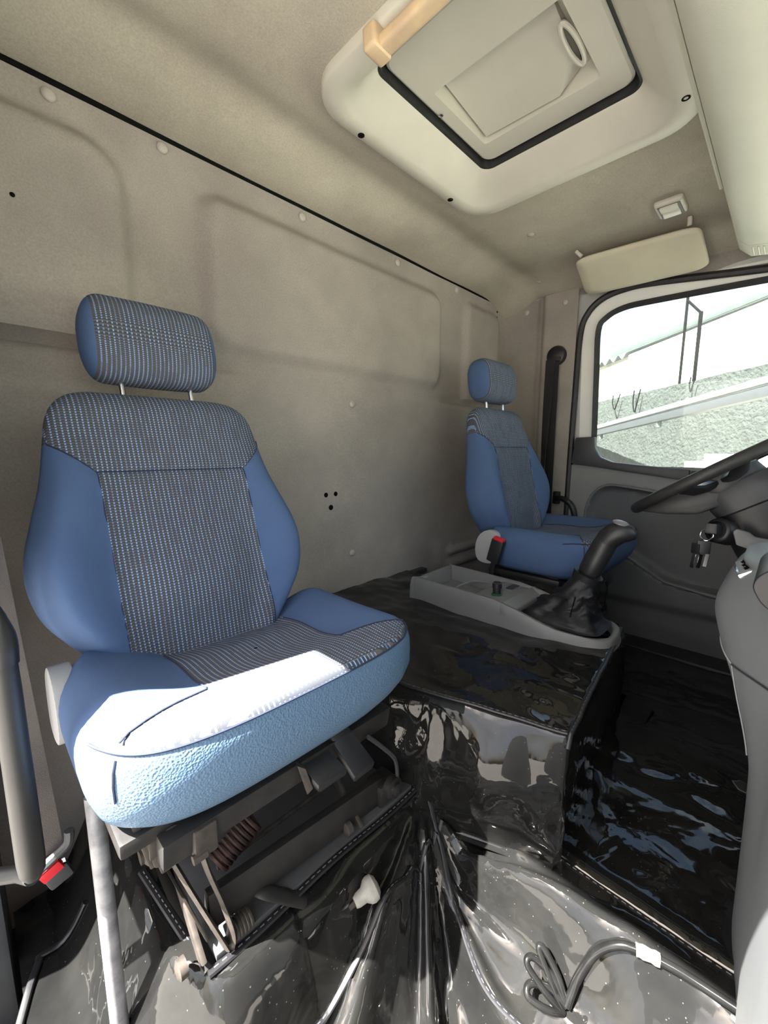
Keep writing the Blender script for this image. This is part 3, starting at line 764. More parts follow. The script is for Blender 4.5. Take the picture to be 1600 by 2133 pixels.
# ---- courtesy lamp
lp = thing('courtesy_lamp', (1.66, 0.352, 2.10), 'small square cream courtesy lamp on headliner beside visor', 'lamp')
lz = ceil_z(1.66, 0.352)
R12 = Matrix.Rotation(math.radians(0), 3, 'Z')
obj('lamp_base', MB().box((1.66, 0.352, lz - 0.006), (0.096, 0.078, 0.020), 0.009, R12, 3), M_CREAM, lp)
obj('lamp_recess', MB().box((1.66, 0.352, lz - 0.0165), (0.078, 0.060, 0.002), 0.0008, R12, 1), M_GREYD, lp)
obj('lamp_lens', MB().box((1.640, 0.352, lz - 0.017), (0.036, 0.048, 0.012), 0.003, R12), M_CREAM, lp)
obj('lamp_switch', MB().box((1.679, 0.352, lz - 0.016), (0.034, 0.048, 0.010), 0.003, Matrix.Rotation(0.12, 3, 'Y')), M_DIFF, lp)

# ================================================================== SEATS
SO = Vector((0.30, 0.66, 0.60))
seat = thing('cab_seat', SO, 'near passenger seat in blue cloth, sunlight on its cushion', 'seat', 'the two cab seats')
B0 = Vector((0, 0.758, 0.975)); BV = Vector((0, 0.14, 0.47)).normalized(); BN = Vector((0, -BV.z, BV.y))   # BN points forward
CXS = 0.30
wtab = [(-0.09, 0.118), (-0.03, 0.142), (0.0, 0.160), (0.05, 0.200), (0.10, 0.232), (0.16, 0.246), (0.21, 0.243), (0.26, 0.230), (0.33, 0.210), (0.40, 0.197), (0.44, 0.190), (0.462, 0.182), (0.480, 0.168), (0.492, 0.150), (0.500, 0.125)]
ttab = [(-0.09, 0.09), (0.0, 0.115), (0.15, 0.118), (0.30, 0.105), (0.45, 0.085), (0.5, 0.075)]
btab = [(-0.09, 0.0), (0.0, 0.018), (0.10, 0.034), (0.18, 0.036), (0.28, 0.022), (0.36, 0.008), (0.42, 0.0), (0.5, 0.0)]
def b_scale(v):
    s = 1.0
    if v > 0.445: s = math.sqrt(max(0.0, 1 - ((v - 0.445)/0.056)**2))
    if v < -0.05: s = math.sqrt(max(0.0, 1 - ((-0.05 - v)/0.041)**2))
    return max(s, 0.04)
def b_front(x, v):           # forward depth of the front face at lateral x
    w = cinterp(wtab, v); t = cinterp(ttab, v) * b_scale(v); n = 3.6
    q = min(1.0, abs(x)/w); base = t/2 * (1 - q**n)**(1/n) - t/2 * 0.0
    b = cinterp(btab, v) * sst(0.45, 0.86, q) * sst(1.02, 0.86, q) * 1.25
    lum = 0.010*math.exp(-((v-0.12)/0.07)**2) * sst(0.55, 0.2, q)
    return base - 0.055 + b + lum - 0.0035*math.exp(-((v-0.335)/0.004)**2) * sst(0.150, 0.135, abs(x)) - 0.003*math.exp(-((abs(x) - pat_w(v))/0.0035)**2) * (1 if v < 0.42 else 0)
def pat_w(v): return 0.134 + (max(0, v-0.333)*1.02)
NB, NVB = 96, 128
mb = MB(); pat = []
for j in range(NVB):
    v = lerp(-0.0905, 0.5005, j/(NVB-1)); w = cinterp(wtab, v); t = cinterp(ttab, v) * b_scale(v)
    for k in range(NB):
        a = 2*math.pi*k/NB; c, s = math.cos(a), math.sin(a)
        n = 3.6
        x = w * math.copysign(abs(c)**(2/n), c); 
        if s >= 0: d = b_front(x, v)
        else: d = t/2 * math.copysign(abs(s)**(2/n), s) - 0.055
        mb.v.append(B0 + Vector((CXS + x, 0, 0)) + BV*v + BN*d)
        mb.uv.append((x, v)); pat.append((pat_w(v) - abs(x)) if s > -0.2 else -1.0)
for j in range(NVB - 1):
    for k in range(NB):
        k2 = (k+1) % NB; mb.f.append((j*NB+k, j*NB+k2, (j+1)*NB+k2, (j+1)*NB+k))
mb.f.append(tuple(range(NB))[::-1]); mb.f.append(tuple((NVB-1)*NB + k for k in range(NB)))
mb.at['pat'] = pat; mb.at['lea'] = [-1.0]*len(mb.v)
backrest = obj('backrest', mb, M_SEAT, seat, angle=80)
def bpt(x, v, e=0.0): return B0 + Vector((CXS + x, 0, 0)) + BV*v + BN*(b_front(x, v) + e)
for sg in (-1, 1):
    pts = [bpt(sg*pat_w(v), v, 0.0012) for v in [lerp(-0.03, 0.333, k/50) for k in range(51)]]
    pts += [bpt(sg*min(pat_w(v), cinterp(wtab, v)*0.985), v, 0.0012) for v in [lerp(0.336, 0.405, k/14) for k in range(15)]]
    obj('seam', MB().tube(pts, 0.0014, 5), M_SEAM, backrest)
obj('seam', MB().tube([bpt(x, 0.335, 0.0014) for x in [lerp(-0.135, 0.135, k/24) for k in range(25)]], 0.0015, 5), M_SEAM, backrest)

# headrest
HC = B0 + BV*0.609 + BN*(-0.050) + Vector((CXS + 0.006, 0, 0)); HV = (BV + Vector((0, -0.06, 0))).normalized(); HN = Vector((0, -HV.z, HV.y))
mb = MB(); pat = []
NHX, NHA = 40, 56
for j in range(NHX):
    t_ = lerp(-1, 1, j/(NHX-1)); t_ = math.copysign(1-(1-abs(t_))**1.8, t_); x = 0.126*t_
    s = 1.0 if abs(x) < 0.085 else (max(0.0, 1 - ((abs(x)-0.085)/0.041)**2.6))**(1/2.4)
    s = max(s, 0.02) * (1 - 0.04*(x/0.12)**2)
    for k in range(NHA):
        a = 2*math.pi*k/NHA; n = 2.7
        yy = 0.056*math.copysign(abs(math.cos(a))**(2/n), math.cos(a)); zz = 0.084*math.copysign(abs(math.sin(a))**(2/n), math.sin(a))
        mb.v.append(HC + Vector((x, 0, 0)) + HN*(yy*s) + HV*(zz*s))
        mb.uv.append((x, 0.1*a if a < math.pi else 0.1*(a - 2*math.pi))); pat.append(0.108 - abs(x) - (0 if s > 0.2 else 1))
for j in range(NHX - 1):
    for k in range(NHA):
        k2 = (k+1) % NHA; mb.f.append((j*NHA+k, j*NHA+k2, (j+1)*NHA+k2, (j+1)*NHA+k))
mb.f.append(tuple(range(NHA))[::-1]); mb.f.append(tuple((NHX-1)*NHA + k for k in range(NHA)))
mb.at['pat'] = pat; mb.at['lea'] = [-1.0]*len(mb.v)
headrest = obj('headrest', mb, M_SEAT, seat, angle=80)
for sg in (-1, 1):
    ring_ = [HC + Vector((sg*0.1085, 0, 0)) + HN*(0.0565*0.79*math.copysign(abs(math.cos(a))**(2/2.7), math.cos(a))*1.0) + HV*(0.0785*0.79*math.copysign(abs(math.sin(a))**(2/2.7), math.sin(a))) for a in [2*math.pi*k/40 for k in range(40)]]
    obj('headrest_post', MB().tube([HC + Vector((sg*0.066, 0, 0)) - HV*0.07, HC + Vector((sg*0.066, 0, 0)) - HV*0.150], 0.0058, 10), M_CHROME, headrest)

# cushion
CC = Vector((CXS + 0.031, 0.640, 0))
def cush_outline(a):
    c, s = math.cos(a), math.sin(a)
    n = 4.4 if s < 0 else 6.0
    x = 0.269*math.copysign(abs(c)**(2/n), c); y = (0.185 if s < 0 else 0.16)*math.copysign(abs(s)**(2/n), s)
    if s < 0: y -= 0.008*(1 - (x/0.269)**2)
    return x, y
def cush_top(x, y):          # y relative to CC
    z = 0.988
    q = abs(x)/0.269
    z += 0.026*sst(0.40, 0.80, q)*sst(-0.17, -0.02, y)*sst(1.0, 0.82, q) 
    z += 0.016*sst(-0.02, -0.13, y)
    z -= 0.026*sst(0.02, 0.16, y)*sst(0.6, 0.3, q)
    return z
levels = [(0.0, -0.128), (0.70, -0.128), (0.90, -0.124), (0.960, -0.110), (0.985, -0.088), (0.998, -0.062), (1.0, -0.042), (0.995, -0.026), (0.982, -0.014), (0.962, -0.006), (0.935, -0.0015), (0.90, 0.0)]
levels += [(lerp(0.87, 0.0, k/18), 0.0) for k in range(19)]
NCU = 120
mb = MB(); pat = []; lea = []
def cush_pat(x, y): return 0.118 + max(0.0, -0.085 - y)*2.6 - abs(x)
for li, (s, dz) in enumerate(levels):
    for k in range(NCU):
        a = 2*math.pi*k/NCU; ox, oy = cush_outline(a)
        x, y = ox*max(s, 0.012), oy*max(s, 0.012)
        zt = cush_top(x, y)
        if dz < 0 and oy < -0.05 and dz < -0.06: y += 0.022*sst(-0.06, -0.13, dz) * sst(-0.05, -0.17, oy)
        z = zt + dz if dz > -0.12 else lerp(zt + dz, 0.866, 0.8)
        if dz < -0.03 : z = lerp(z, 0.995 + dz, 0.6)
        mb.v.append(Vector((CC.x + x, CC.y + y, z)))
        mb.uv.append((x, y + (dz if dz > -0.1 else 0)*-1))
        pat.append(cush_pat(x, y) if dz > -0.020 else -1.0)
        nose = (s - 0.955) if li > 2 else 0.1
        lea.append((0.02 if (li <= 8 and oy < -0.06) else -0.02))
for j in range(len(levels) - 1):
    for k in range(NCU):
        k2 = (k+1) % NCU; mb.f.append((j*NCU+k, j*NCU+k2, (j+1)*NCU+k2, (j+1)*NCU+k))
mb.at['pat'] = pat; mb.at['lea'] = lea
cushion = obj('seat_cushion', mb, M_SEAT, seat, angle=80)
def cpt(a, s, dz, e=0.001):
    ox, oy = cush_outline(a); x, y = ox*s, oy*s
    return Vector((CC.x + x*1.002, CC.y + y*1.002, cush_top(x, y) + dz + e))
obj('seam', MB().tube([cpt(math.radians(d), 0.973, -0.009) for d in range(192, 349, 3)], 0.0017, 5), M_SEAM, cushion)
for sg in (-1, 1):
    pts = []
    for k in range(30):
        y = lerp(0.10, -0.135, k/29); x = sg*min(0.118 + max(0, -0.085-y)*2.6, 0.238)
        pts.append(Vector((CC.x + x, CC.y + y, cush_top(x, y) + 0.001)))
        if abs(x) >= 0.237: break
    obj('seam', MB().tube(pts, 0.0013, 5), M_SEAM, cushion)
    # short vertical seams across the nose
    a0 = math.radians(270 + sg*57)
    obj('seam', MB().tube([cpt(a0, s, dz, 0.0) for s, dz in [(0.982, -0.014), (0.997, -0.026), (1.003, -0.042), (1.001, -0.062)]], 0.0013, 5), M_SEAM, cushion)

# recliner covers
for sg in (-1, 1):
    prof = [(0.775, 0.88), (0.735, 0.90), (0.722, 0.945), (0.738, 0.990), (0.775, 1.004), (0.812, 0.985), (0.83, 0.94), (0.82, 0.89)]
    prof = [(p.x, p.y) for p in catmull([(a, b, 0) for a, b in prof], 4, True)]
    x0 = CXS + 0.004 + sg*0.214
    obj('recliner_cover', MB().prism([(x0, y, z) for y, z in prof], (sg*0.030, 0, 0), 0.007), M_RECL, seat)
    obj('recliner_joint', MB().lathe([(0.026, 0), (0.026, 0.012), (0.012, 0.016)], (CXS + sg*0.195, 0.765, 0.965), (sg, 0, 0), 16), M_STEEL, seat)

# suspension base under the cushion
obj('seat_pan', MB().box((CXS, 0.655, 0.852), (0.43, 0.26, 0.022), 0.006), M_STEEL, seat)
obj('front_rail', MB().prism([(0.125, 0.500, 0.850), (0.125, 0.532, 0.850), (0.125, 0.532, 0.808), (0.125, 0.508, 0.808)], (0.405, 0, -0.004), 0.004), M_STEEL, seat)
obj('front_rail', MB().prism([(0.14, 0.536, 0.815), (0.14, 0.560, 0.815), (0.14, 0.560, 0.793), (0.14, 0.536, 0.793)], (0.38, 0, -0.004), 0.003), M_STEEL, seat)
obj('rear_rail', MB().box((CXS, 0.77, 0.825), (0.40, 0.03, 0.035), 0.004), M_STEEL, seat)
for sg in (-1, 1):
    obj('side_rail', MB().box((CXS + sg*0.172, 0.66, 0.828), (0.022, 0.26, 0.032), 0.004), M_DUSTY if sg < 0 else M_STEEL, seat)
    xa = CXS + sg*0.150
    obj('scissor_arm', MB().prism([(xa, 0.526, 0.812), (xa, 0.545, 0.822), (xa, 0.775, 0.632), (xa, 0.760, 0.616)], (0.008, 0, 0), 0.002), M_DUSTY, seat)
    obj('scissor_arm', MB().prism([(xa + 0.014, 0.515, 0.618), (xa + 0.014, 0.534, 0.610), (xa + 0.014, 0.775, 0.800), (xa + 0.014, 0.755, 0.812)], (0.008, 0, 0), 0.002), M_DUSTY, seat)
    obj('pivot_bolt', MB().lathe([(0.016, 0), (0.016, 0.008), (0.010, 0.012), (0.010, 0.016)], (xa - 0.004, 0.648, 0.716), (-1, 0, 0), 14), M_DUSTY, seat)
    obj('pivot_bolt', MB().lathe([(0.013, 0), (0.013, 0.010), (0.007, 0.013)], (xa - 0.002, 0.530, 0.624), (-1, 0, 0), 14), M_DUSTY, seat)
# bowed front link arm on the door side and pressed bracket with its big rivet
obj('link_arm', MB().tube(catmull([(0.172, 0.520, 0.812), (0.180, 0.516, 0.765), (0.196, 0.515, 0.700), (0.208, 0.517, 0.640), (0.208, 0.524, 0.606)], 6), 0.0125, 8, flat=0.3), M_DUSTY, seat)
obj('link_arm', MB().tube([(0.146, 0.560, 0.780), (0.165, 0.540, 0.720), (0.200, 0.520, 0.612)], 0.0125, 8, flat=0.3), M_DUSTY, seat)
obj('bracket', MB().prism([(0.108, 0.535, 0.872), (0.190, 0.522, 0.850), (0.178, 0.520, 0.812), (0.150, 0.524, 0.812), (0.140, 0.526, 0.795), (0.122, 0.530, 0.800)], (0.0, 0.006, 0.0), 0.002), M_DUSTY, seat)
obj('bracket_flange', MB().prism([(0.100, 0.535, 0.878), (0.110, 0.533, 0.872), (0.124, 0.532, 0.800), (0.118, 0.534, 0.798)], (0.0, 0.05, 0.0), 0.0015), M_DUSTY, seat)
obj('rivet', MB().lathe([(0.014, 0), (0.014, 0.004), (0.008, 0.007), (0.004, 0.007)], (0.143, 0.527, 0.838), (0, -1, 0), 16), M_STEEL, seat)
obj('rail_end', MB().box((0.176, 0.508, 0.824), (0.030, 0.022, 0.044), 0.004), M_DUSTY, seat)
obj('end_bolt', MB().tube([(0.158, 0.500, 0.806), (0.176, 0.500, 0.806)], 0.006, 8), M_DUSTY, seat)
obj('catch_bracket', MB().box((0.156, 0.60, 0.735), (0.026, 0.020, 0.024), 0.003), M_DUSTY, seat)
obj('guard_plate', MB().prism([(0.150, 0.66, 0.72), (0.150, 0.62, 0.72), (0.178, 0.53, 0.63), (0.178, 0.57, 0.62)], (0.004, 0.004, 0.0), 0.001), M_DUSTY, seat)
# coil spring
pts = []
c0, c1 = Vector((0.226, 0.60, 0.668)), Vector((0.292, 0.60, 0.702)); ax = (c1-c0).normalized(); e1 = Vector((0, 1, 0)); e2 = ax.cross(e1)
for k in range(9*14 + 1):
    t_ = k/(9*14); a = 2*math.pi*k/14
    pts.append(c0.lerp(c1, t_) + e1*(0.017*math.cos(a)) + e2*(0.017*math.sin(a)))
obj('coil_spring', MB().tube(pts, 0.0036, 6), M_RUST, seat)
obj('tension_rod', MB().tube([(0.225, 0.60, 0.660), (0.46, 0.60, 0.665)], 0.004, 8), M_DUSTY, seat)
pts = []
for k in range(5*12 + 1):
    a = 2*math.pi*k/12; pts.append(Vector((0.214 + 0.028*k/60, 0.526 + 0.013*math.cos(a), 0.622 + 0.013*math.sin(a))))
obj('pivot_spring', MB().tube(pts, 0.003, 6), M_DUSTY, seat)
obj('cross_bar', MB().prism([(0.185, 0.532, 0.700), (0.185, 0.548, 0.700), (0.185, 0.556, 0.645), (0.185, 0.532, 0.640)], (0.355, 0, -0.030), 0.003), M_STEEL, seat)
obj('pivot_block', MB().box((0.550, 0.545, 0.632), (0.050, 0.045, 0.050), 0.006), M_STEEL, seat)
obj('pivot_drum', MB().lathe([(0.021, 0), (0.021, 0.014), (0.013, 0.016), (0.013, 0.022), (0.006, 0.024)], (0.553, 0.524, 0.650), (0, -1, 0), 18), M_STEEL, seat)
obj('release_cable', MB().tube(catmull([(0.470, 0.500, 0.815), (0.510, 0.500, 0.770), (0.548, 0.505, 0.720), (0.566, 0.515, 0.665)], 6), 0.004, 6), M_GREYD, seat)
# plastic paddles
obj('adjuster_paddle', MB().prism([(0.325, 0.512, 0.846), (0.378, 0.512, 0.846), (0.392, 0.466, 0.818), (0.334, 0.466, 0.822)], (0, 0.002, -0.014), 0.005), M_BLKP, seat)
obj('adjuster_paddle', MB().prism([(0.388, 0.510, 0.858), (0.430, 0.510, 0.856), (0.452, 0.462, 0.798), (0.404, 0.462, 0.796)], (0, 0.004, -0.014), 0.005), M_BLKP, seat)
obj('paddle_bracket', MB().prism([(0.312, 0.49, 0.856), (0.322, 0.482, 0.850), (0.332, 0.478, 0.812), (0.322, 0.48, 0.806)], (0.004, 0.010, 0), 0.0015), M_DUSTY, seat)
# base board and the weight lever
obj('base_board', MB().box((0.40, 0.70, 0.607), (0.43, 0.365, 0.012), 0.002), M_BOARD, seat)
obj('base_plinth', MB().box((0.40, 0.72, 0.445), (0.40, 0.30, 0.310), 0.006), M_FLOOR, seat)
lever = obj('weight_lever', MB().tube(catmull([(0.262, 0.545, 0.640), (0.275, 0.525, 0.634), (0.330, 0.50, 0.590), (0.392, 0.470, 0.545)], 5), 0.013, 8, flat=0.35), M_STEEL, seat)
kd = Vector((0.045, -0.012, 0.012)).normalized()
obj('lever_stem', MB().tube([Vector((0.392, 0.470, 0.545)), Vector((0.410, 0.467, 0.548))], 0.005, 8), M_DUSTY, lever)
obj('lever_knob', MB().lathe([(0.009, 0), (0.011, 0.006), (0.012, 0.018), (0.019, 0.026), (0.021, 0.032), (0.020, 0.040), (0.013, 0.046), (0.002, 0.048)], (0.405, 0.468, 0.547), kd, 18), M_KNOB, lever)

# the driver's seat is the same model
dseat = copy_tree(seat)
dseat.location = SO + Vector((1.250, -0.022, 0.045))
pv = Vector((0, 0.105, 0.365))
cm = None
for ch in dseat.children:                      # its backrest is set more upright, its cushion slid forward
    if ch.name.startswith(('backrest', 'headrest')):
        ch.matrix_basis = Matrix.Translation(pv) @ Matrix.Rotation(math.radians(5.5), 4, 'X') @ Matrix.Translation(-pv)
    elif ch.name.startswith('seat_cushion'):
        ch.data = ch.data.copy(); la = ch.data.attributes['lea']; la.data.foreach_set('value', [-1.0]*len(la.data))   # no leatherette nose here
        ch.matrix_basis = Matrix.Translation((0, 0.105, 0)) @ Matrix.Diagonal((1, 1.17, 1, 1)) @ Matrix.Translation((0, -0.105, 0))
dseat['label'] = 'far driver seat in blue cloth beside the gear lever'
# buckle stalk of the driver's seat
bk = thing('belt_buckle', (1.292, 0.735, 0.86), 'black belt buckle with red button beside far seat', 'seat belt buckle')
obj('stalk', MB().tube(catmull([(1.293, 0.735, 0.86), (1.292, 0.727, 0.90), (1.290, 0.718, 0.945)], 5), 0.009, 8, flat=0.5), M_BLKP, bk)
RB = Matrix.Rotation(0.25, 3, 'X')
obj('housing', MB().box((1.287, 0.708, 0.985), (0.026, 0.046, 0.085), 0.006, RB), M_BLKP, bk)
obj('release_button', MB().box((1.286, 0.6965, 1.0275), (0.022, 0.038, 0.012), 0.003, RB), M_RED, bk)

# ================================================================== VINYL COVERS
# ---- engine tunnel cover
def tun_x(y): return interp([(0.20, 0.705), (0.54, 0.607), (0.70, 0.585), (1.13, 0.575)], y)
def tun_f(x): return interp([(0.58, 0.215), (0.70, 0.222), (1.0, 0.25), (1.28, 0.285), (1.45, 0.30)], x)
def tun_pt(x, y):
    sx = sst(-0.022, 0.030, x - tun_x(y)) * sst(0.07, -0.03, x - 1.315)
    sy = sst(-0.022, 0.014, y - tun_f(x))
    h = sx * sy
    z = 0.525 + (0.295 + 0.012*sst(0.6, 0.95, x)) * h
    # slack: broad dips and finer puckers
    z += h * (0.016*fbm(x*4.5, y*4.5, 4.0, 3) + 0.0060*fbm(x*15, y*8, 8.0, 2))
    lowx = 1 - sst(-0.022, 0.012, x - tun_x(y)); lowy = 1 - sst(-0.022, 0.014, y - tun_f(x))
    xx = x + 0.055*lowx*(1 - 0.3*sst(0.3, 0.5, y)); yy = y + 0.045*lowy
    bul = 4*h*(1-h)
    xx -= bul*(0.016 + 0.040*fbm(y*7, z*9, 2.0, 3)); yy -= bul*(0.010 + 0.02*fbm(x*8, z*7, 5.0, 2))*(1 if lowy > 0.02 else 0)
    return Vector((xx, yy, z))
def fine(a, b, n, marks, hw=0.03, m=22):
    base = [lerp(a, b, k/n) for k in range(n + 1)]
    for c in marks: base += [c - hw + 2*hw*k/m for k in range(m + 1)]
    return sorted(t for t in set(round(t, 5) for t in base) if a <= t <= b)
UX = [lerp(-0.10, 0.80, k/150) for k in range(151)]       # offset from the near edge curve
UY = [lerp(-0.06, 0.90, k/150) for k in range(151)]
mb = MB().grid(151, 151, lambda i, j: tun_pt(UX[i] - 0.0 + tun_x(0.3) * 0 + 0.60 + 0.0, UY[j] + 0.225) if False else tun_pt(tun_x(min(1.12, 0.222 + UY[j])) + (UX[i] if UX[i] > 0.06 else lerp(-0.035, 0.06, (UX[i]+0.10)/0.16)), min(1.12, 0.222 + (UY[j] if UY[j] > 0.08 else lerp(-0.035, 0.08, (UY[j]+0.06)/0.14)))))
tc_ = thing('engine_tunnel_cover', (0.95, 0.65, 0.53), 'glossy black vinyl cover over the engine tunnel between the seats', 'vinyl cover')
obj('vinyl_sheet', mb, M_VINYL, tc_, angle=180)
def hem_with_stitches(pts, r, parent, step=0.012, flat=0.55, n_st=True, upv=None):
    h_ = obj('hem', MB().tube(pts, r, 8, flat=flat), M_HEM, parent)
    if n_st:
        m_ = MB(); acc = 0.0
        for a, b in zip(pts, pts[1:]):
            L_ = (b - a).length; d = (b - a).normalized() if L_ > 1e-9 else Vector((1, 0, 0))
            t_ = step - acc
            while t_ < L_:
                c = a + d*t_ + Vector((0, 0, r*flat*0.9))
                m_.tube([c - d*step*0.28, c + d*step*0.28], r*0.16, 4); t_ += step
            acc = (acc + L_) % step
        if m_.v:
            s_ = obj('stitching', m_, M_STITCH, h_); s_['kind'] = 'stuff'
    return h_
edge = [tun_pt(tun_x(y) + 0.030, y) + Vector((0, 0, 0.003)) for y in [lerp(1.0, 0.240, k/60) for k in range(61)]]
edge2 = [tun_pt(x, tun_f(x) + 0.012) + Vector((0, 0, 0.003)) for x in [lerp(0.716, 1.26, k/44) for k in range(45)]]
hem_with_stitches(edge, 0.0055, tc_); hem_with_stitches(edge2, 0.0055, tc_)

# ---- passenger footwell cover
KX, KY = 0.625, 0.500
def sheet_a(x, y):
    rz = 0.27 * sst(0.335, 0.512, y) * sst(0.02, 0.20, x)                    # face of the seat riser
    rt = 0.215 * sst(0.50, 0.715, x)                                        # climbs to the centre floor
    ll = (0.10 + 0.17*sst(0.03, 0.168, x)) * sst(0.34, 0.60, y) if x < 0.30 else 0   # flank beside the riser
    b = (max(rz, 0)**4 + max(rt, 0)**4 + max(ll, 0)**4) ** 0.25
    b = min(b, 0.272)
    phi = math.atan2(y - KY, x - KX); r = math.hypot(x - KX, y - KY)
    win = sst(0.015, 0.10, r) * sst(0.62, 0.25, r)
    f = 0.022*win*(math.sin(13*phi + 3.0*fbm(x*5, y*5, 1.0, 2)) + 0.45*math.sin(27*phi + 2))
    f += 0.020*fbm(x*5.5 + 2, y*5.5, 6.0, 3) + 0.007*fbm(x*14, y*14, 2.5, 2)
    edge_ = sst(0.0, 0.05, min(abs(y - 0.515) + (0 if x > 0.17 else 0.05), abs(x - 0.735)))
    return Vector((x, y, 0.327 + b + f*edge_))
xs2 = sorted(set([round(lerp(-0.19, 0.735, k/150), 5) for k in range(151)] + [0.168]))
ys2 = sorted(set([round(lerp(-0.30, 1.02, k/190), 5) for k in range(191)] + [0.515]))
mb = MB().grid(len(xs2), len(ys2), lambda i, j: sheet_a(xs2[i], ys2[j]), keep=lambda i, j: not (xs2[i] >= 0.168 and ys2[j] >= 0.515) and not (xs2[i] < -0.022 and ys2[j] > 0.765))
fa = thing('footwell_cover', (0.35, 0.20, 0.33), 'wrinkled black vinyl cover draped over the sunlit passenger footwell', 'vinyl cover')
obj('vinyl_sheet', mb, M_VINYL, fa, angle=180)
UPZ = Vector((0, 0, 0.004))
hem_with_stitches([Vector((x, 0.512, 0.604 + 0.004*math.sin(x*20))) for x in [lerp(0.17, 0.640, k/30) for k in range(31)]], 0.007, fa)
hem_with_stitches([Vector((lerp(0.172, 0.150, k/16), lerp(0.515, 0.74, k/16), 0.603)) for k in range(17)], 0.007, fa)
hem_with_stitches([sheet_a(x, lerp(0.455, 0.425, k/40)) + UPZ for k, x in enumerate([lerp(0.64, 0.18, k/40) for k in range(41)])], 0.0055, fa)
path = catmull([(0.640, 0.500, 0), (0.612, 0.42, 0), (0.572, 0.34, 0), (0.552, 0.27, 0), (0.560, 0.20, 0), (0.575, 0.10, 0)], 10)
hem_with_stitches([sheet_a(p.x, p.y) + UPZ for p in path], 0.0055, fa)
hem_with_stitches([sheet_a(x, y) + UPZ for x, y in [(lerp(-0.06, 0.008, k/14), lerp(0.70, 0.865, k/14)) for k in range(15)] + [(lerp(0.008, 0.08, k/8), 0.872) for k in range(9)]], 0.006, fa, n_st=False)

# ---- centre and driver floor cover
def sheet_b(x, y):
    z = 0.540 + 0.010*fbm(x*4, y*4, 11, 3) + 0.004*fbm(x*13, y*10, 3, 2)
    z -= 0.03*sst(1.25, 1.45, x)
    z += 0.010*math.exp(-((x-0.75)/0.02)**2)
    z -= 0.02*sst(0.76, 0.735, x)
    return Vector((x, y, z))
mb = MB().grid(150, 150, lambda i, j: sheet_b(lerp(0.730, 1.99, i/149), lerp(-0.55, 1.08, j/149)))
fb = thing('floor_cover', (1.35, 0.1, 0.53), 'flat glossy black vinyl cover on the driver side floor', 'vinyl cover')
obj('vinyl_sheet', mb, M_VINYL, fb, angle=180)
hem_with_stitches([sheet_b(0.742, y) + UPZ for y in [lerp(0.30, -0.40, k/50) for k in range(51)]], 0.008, fb)
hem_with_stitches([sheet_b(x, lerp(0.288, 0.325, k/40)) + UPZ for k, x in enumerate([lerp(0.745, 1.42, k/40) for k in range(41)])], 0.006, fb)
hem_with_stitches([Vector((lerp(0.655, 0.745, k/16), lerp(0.520, 0.290, k/16), 0.566 - 0.012*math.sin(math.pi*k/16))) for k in range(17)], 0.007, fb)

# ================================================================== CONSOLE AND GEAR LEVER
tr = thing('console_tray', (1.14, 0.6, 0.84), 'light grey console tray with cup holder on the engine tunnel', 'console tray')
def tray_outline(s):          # s = inset
    return [(1.050+s, 0.862-s), (1.045+s, 0.500), (1.055+s, 0.40), (1.075+s, 0.330), (1.095+s, 0.292+s), (1.130+s*0.5, 0.278+s), (1.200-s*0.5, 0.283+s), (1.240-s, 0.302+s),
            (1.252-s, 0.35), (1.258-s, 0.42), (1.258-s, 0.520), (1.270-s, 0.872-s), (1.258-s, 0.884-s), (1.064+s, 0.874-s)]
def tz(y): return interp([(0.28, 0.852), (0.40, 0.862), (0.50, 0.888), (0.56, 0.903), (0.90, 0.906)], y)
def tray_ring(s, dz, fixed=None):
    o = [(p.x, p.y) for p in catmull([(a, b, 0) for a, b in tray_outline(s)], 4, True)]
    return [Vector((x, y, (tz(y) + dz) if fixed is None else fixed)) for x, y in o]
rings = [tray_ring(-0.004, 0, 0.822), tray_ring(-0.003, -0.030), tray_ring(0.0, -0.004), tray_ring(0.003, 0), tray_ring(0.012, 0), tray_ring(0.016, -0.004), tray_ring(0.024, -0.050)]
mb = MB(); n = len(rings[0])
for r in rings: mb.v += r
for k in range(len(rings) - 1):
    for i in range(n):
        i2 = (i+1) % n; mb.f.append((k*n+i, k*n+i2, (k+1)*n+i2, (k+1)*n+i))
mb.f.append(tuple((len(rings)-1)*n + i for i in range(n)))
obj('tray_body', mb, M_GREYL, tr, angle=50)
obj('tray_step', MB().prism([(1.045, 0.660, 0.894), (1.262, 0.660, 0.894), (1.262, 0.545, 0.894), (1.048, 0.545, 0.894)], (0, 0, -0.03), 0.006), M_GREYL, tr)
obj('tray_bridge', MB().prism([(1.040, 0.555, 0.899), (1.268, 0.555, 0.899), (1.262, 0.522, 0.880), (1.044, 0.522, 0.880)], (0, 0, -0.03), 0.005), M_GREYL, tr)
ho = catmull([(1.075, 0.700, 0.878), (1.080, 0.745, 0.878), (1.13, 0.760, 0.878), (1.225, 0.752, 0.878), (1.25, 0.70, 0.878)], 6)
obj('holder_rim', MB().tube(ho, 0.005, 6), M_GREYL, tr)
obj('holder_recess', MB().prism([(1.17, 0.645, 0.8945), (1.245, 0.645, 0.8945), (1.245, 0.585, 0.8945), (1.17, 0.585, 0.8945)], (0, 0, 0.001)), M_GREY, tr)
obj('switch_plate', MB().box((1.208, 0.600, 0.897), (0.050, 0.022, 0.005), 0.002), M_GREYD, tr)
sk = obj('power_socket', MB().lathe([(0.017, 0), (0.017, 0.004), (0.014, 0.005)], (1.115, 0.605, 0.894), (0, 0, 1), 18), M_GREEN, tr)
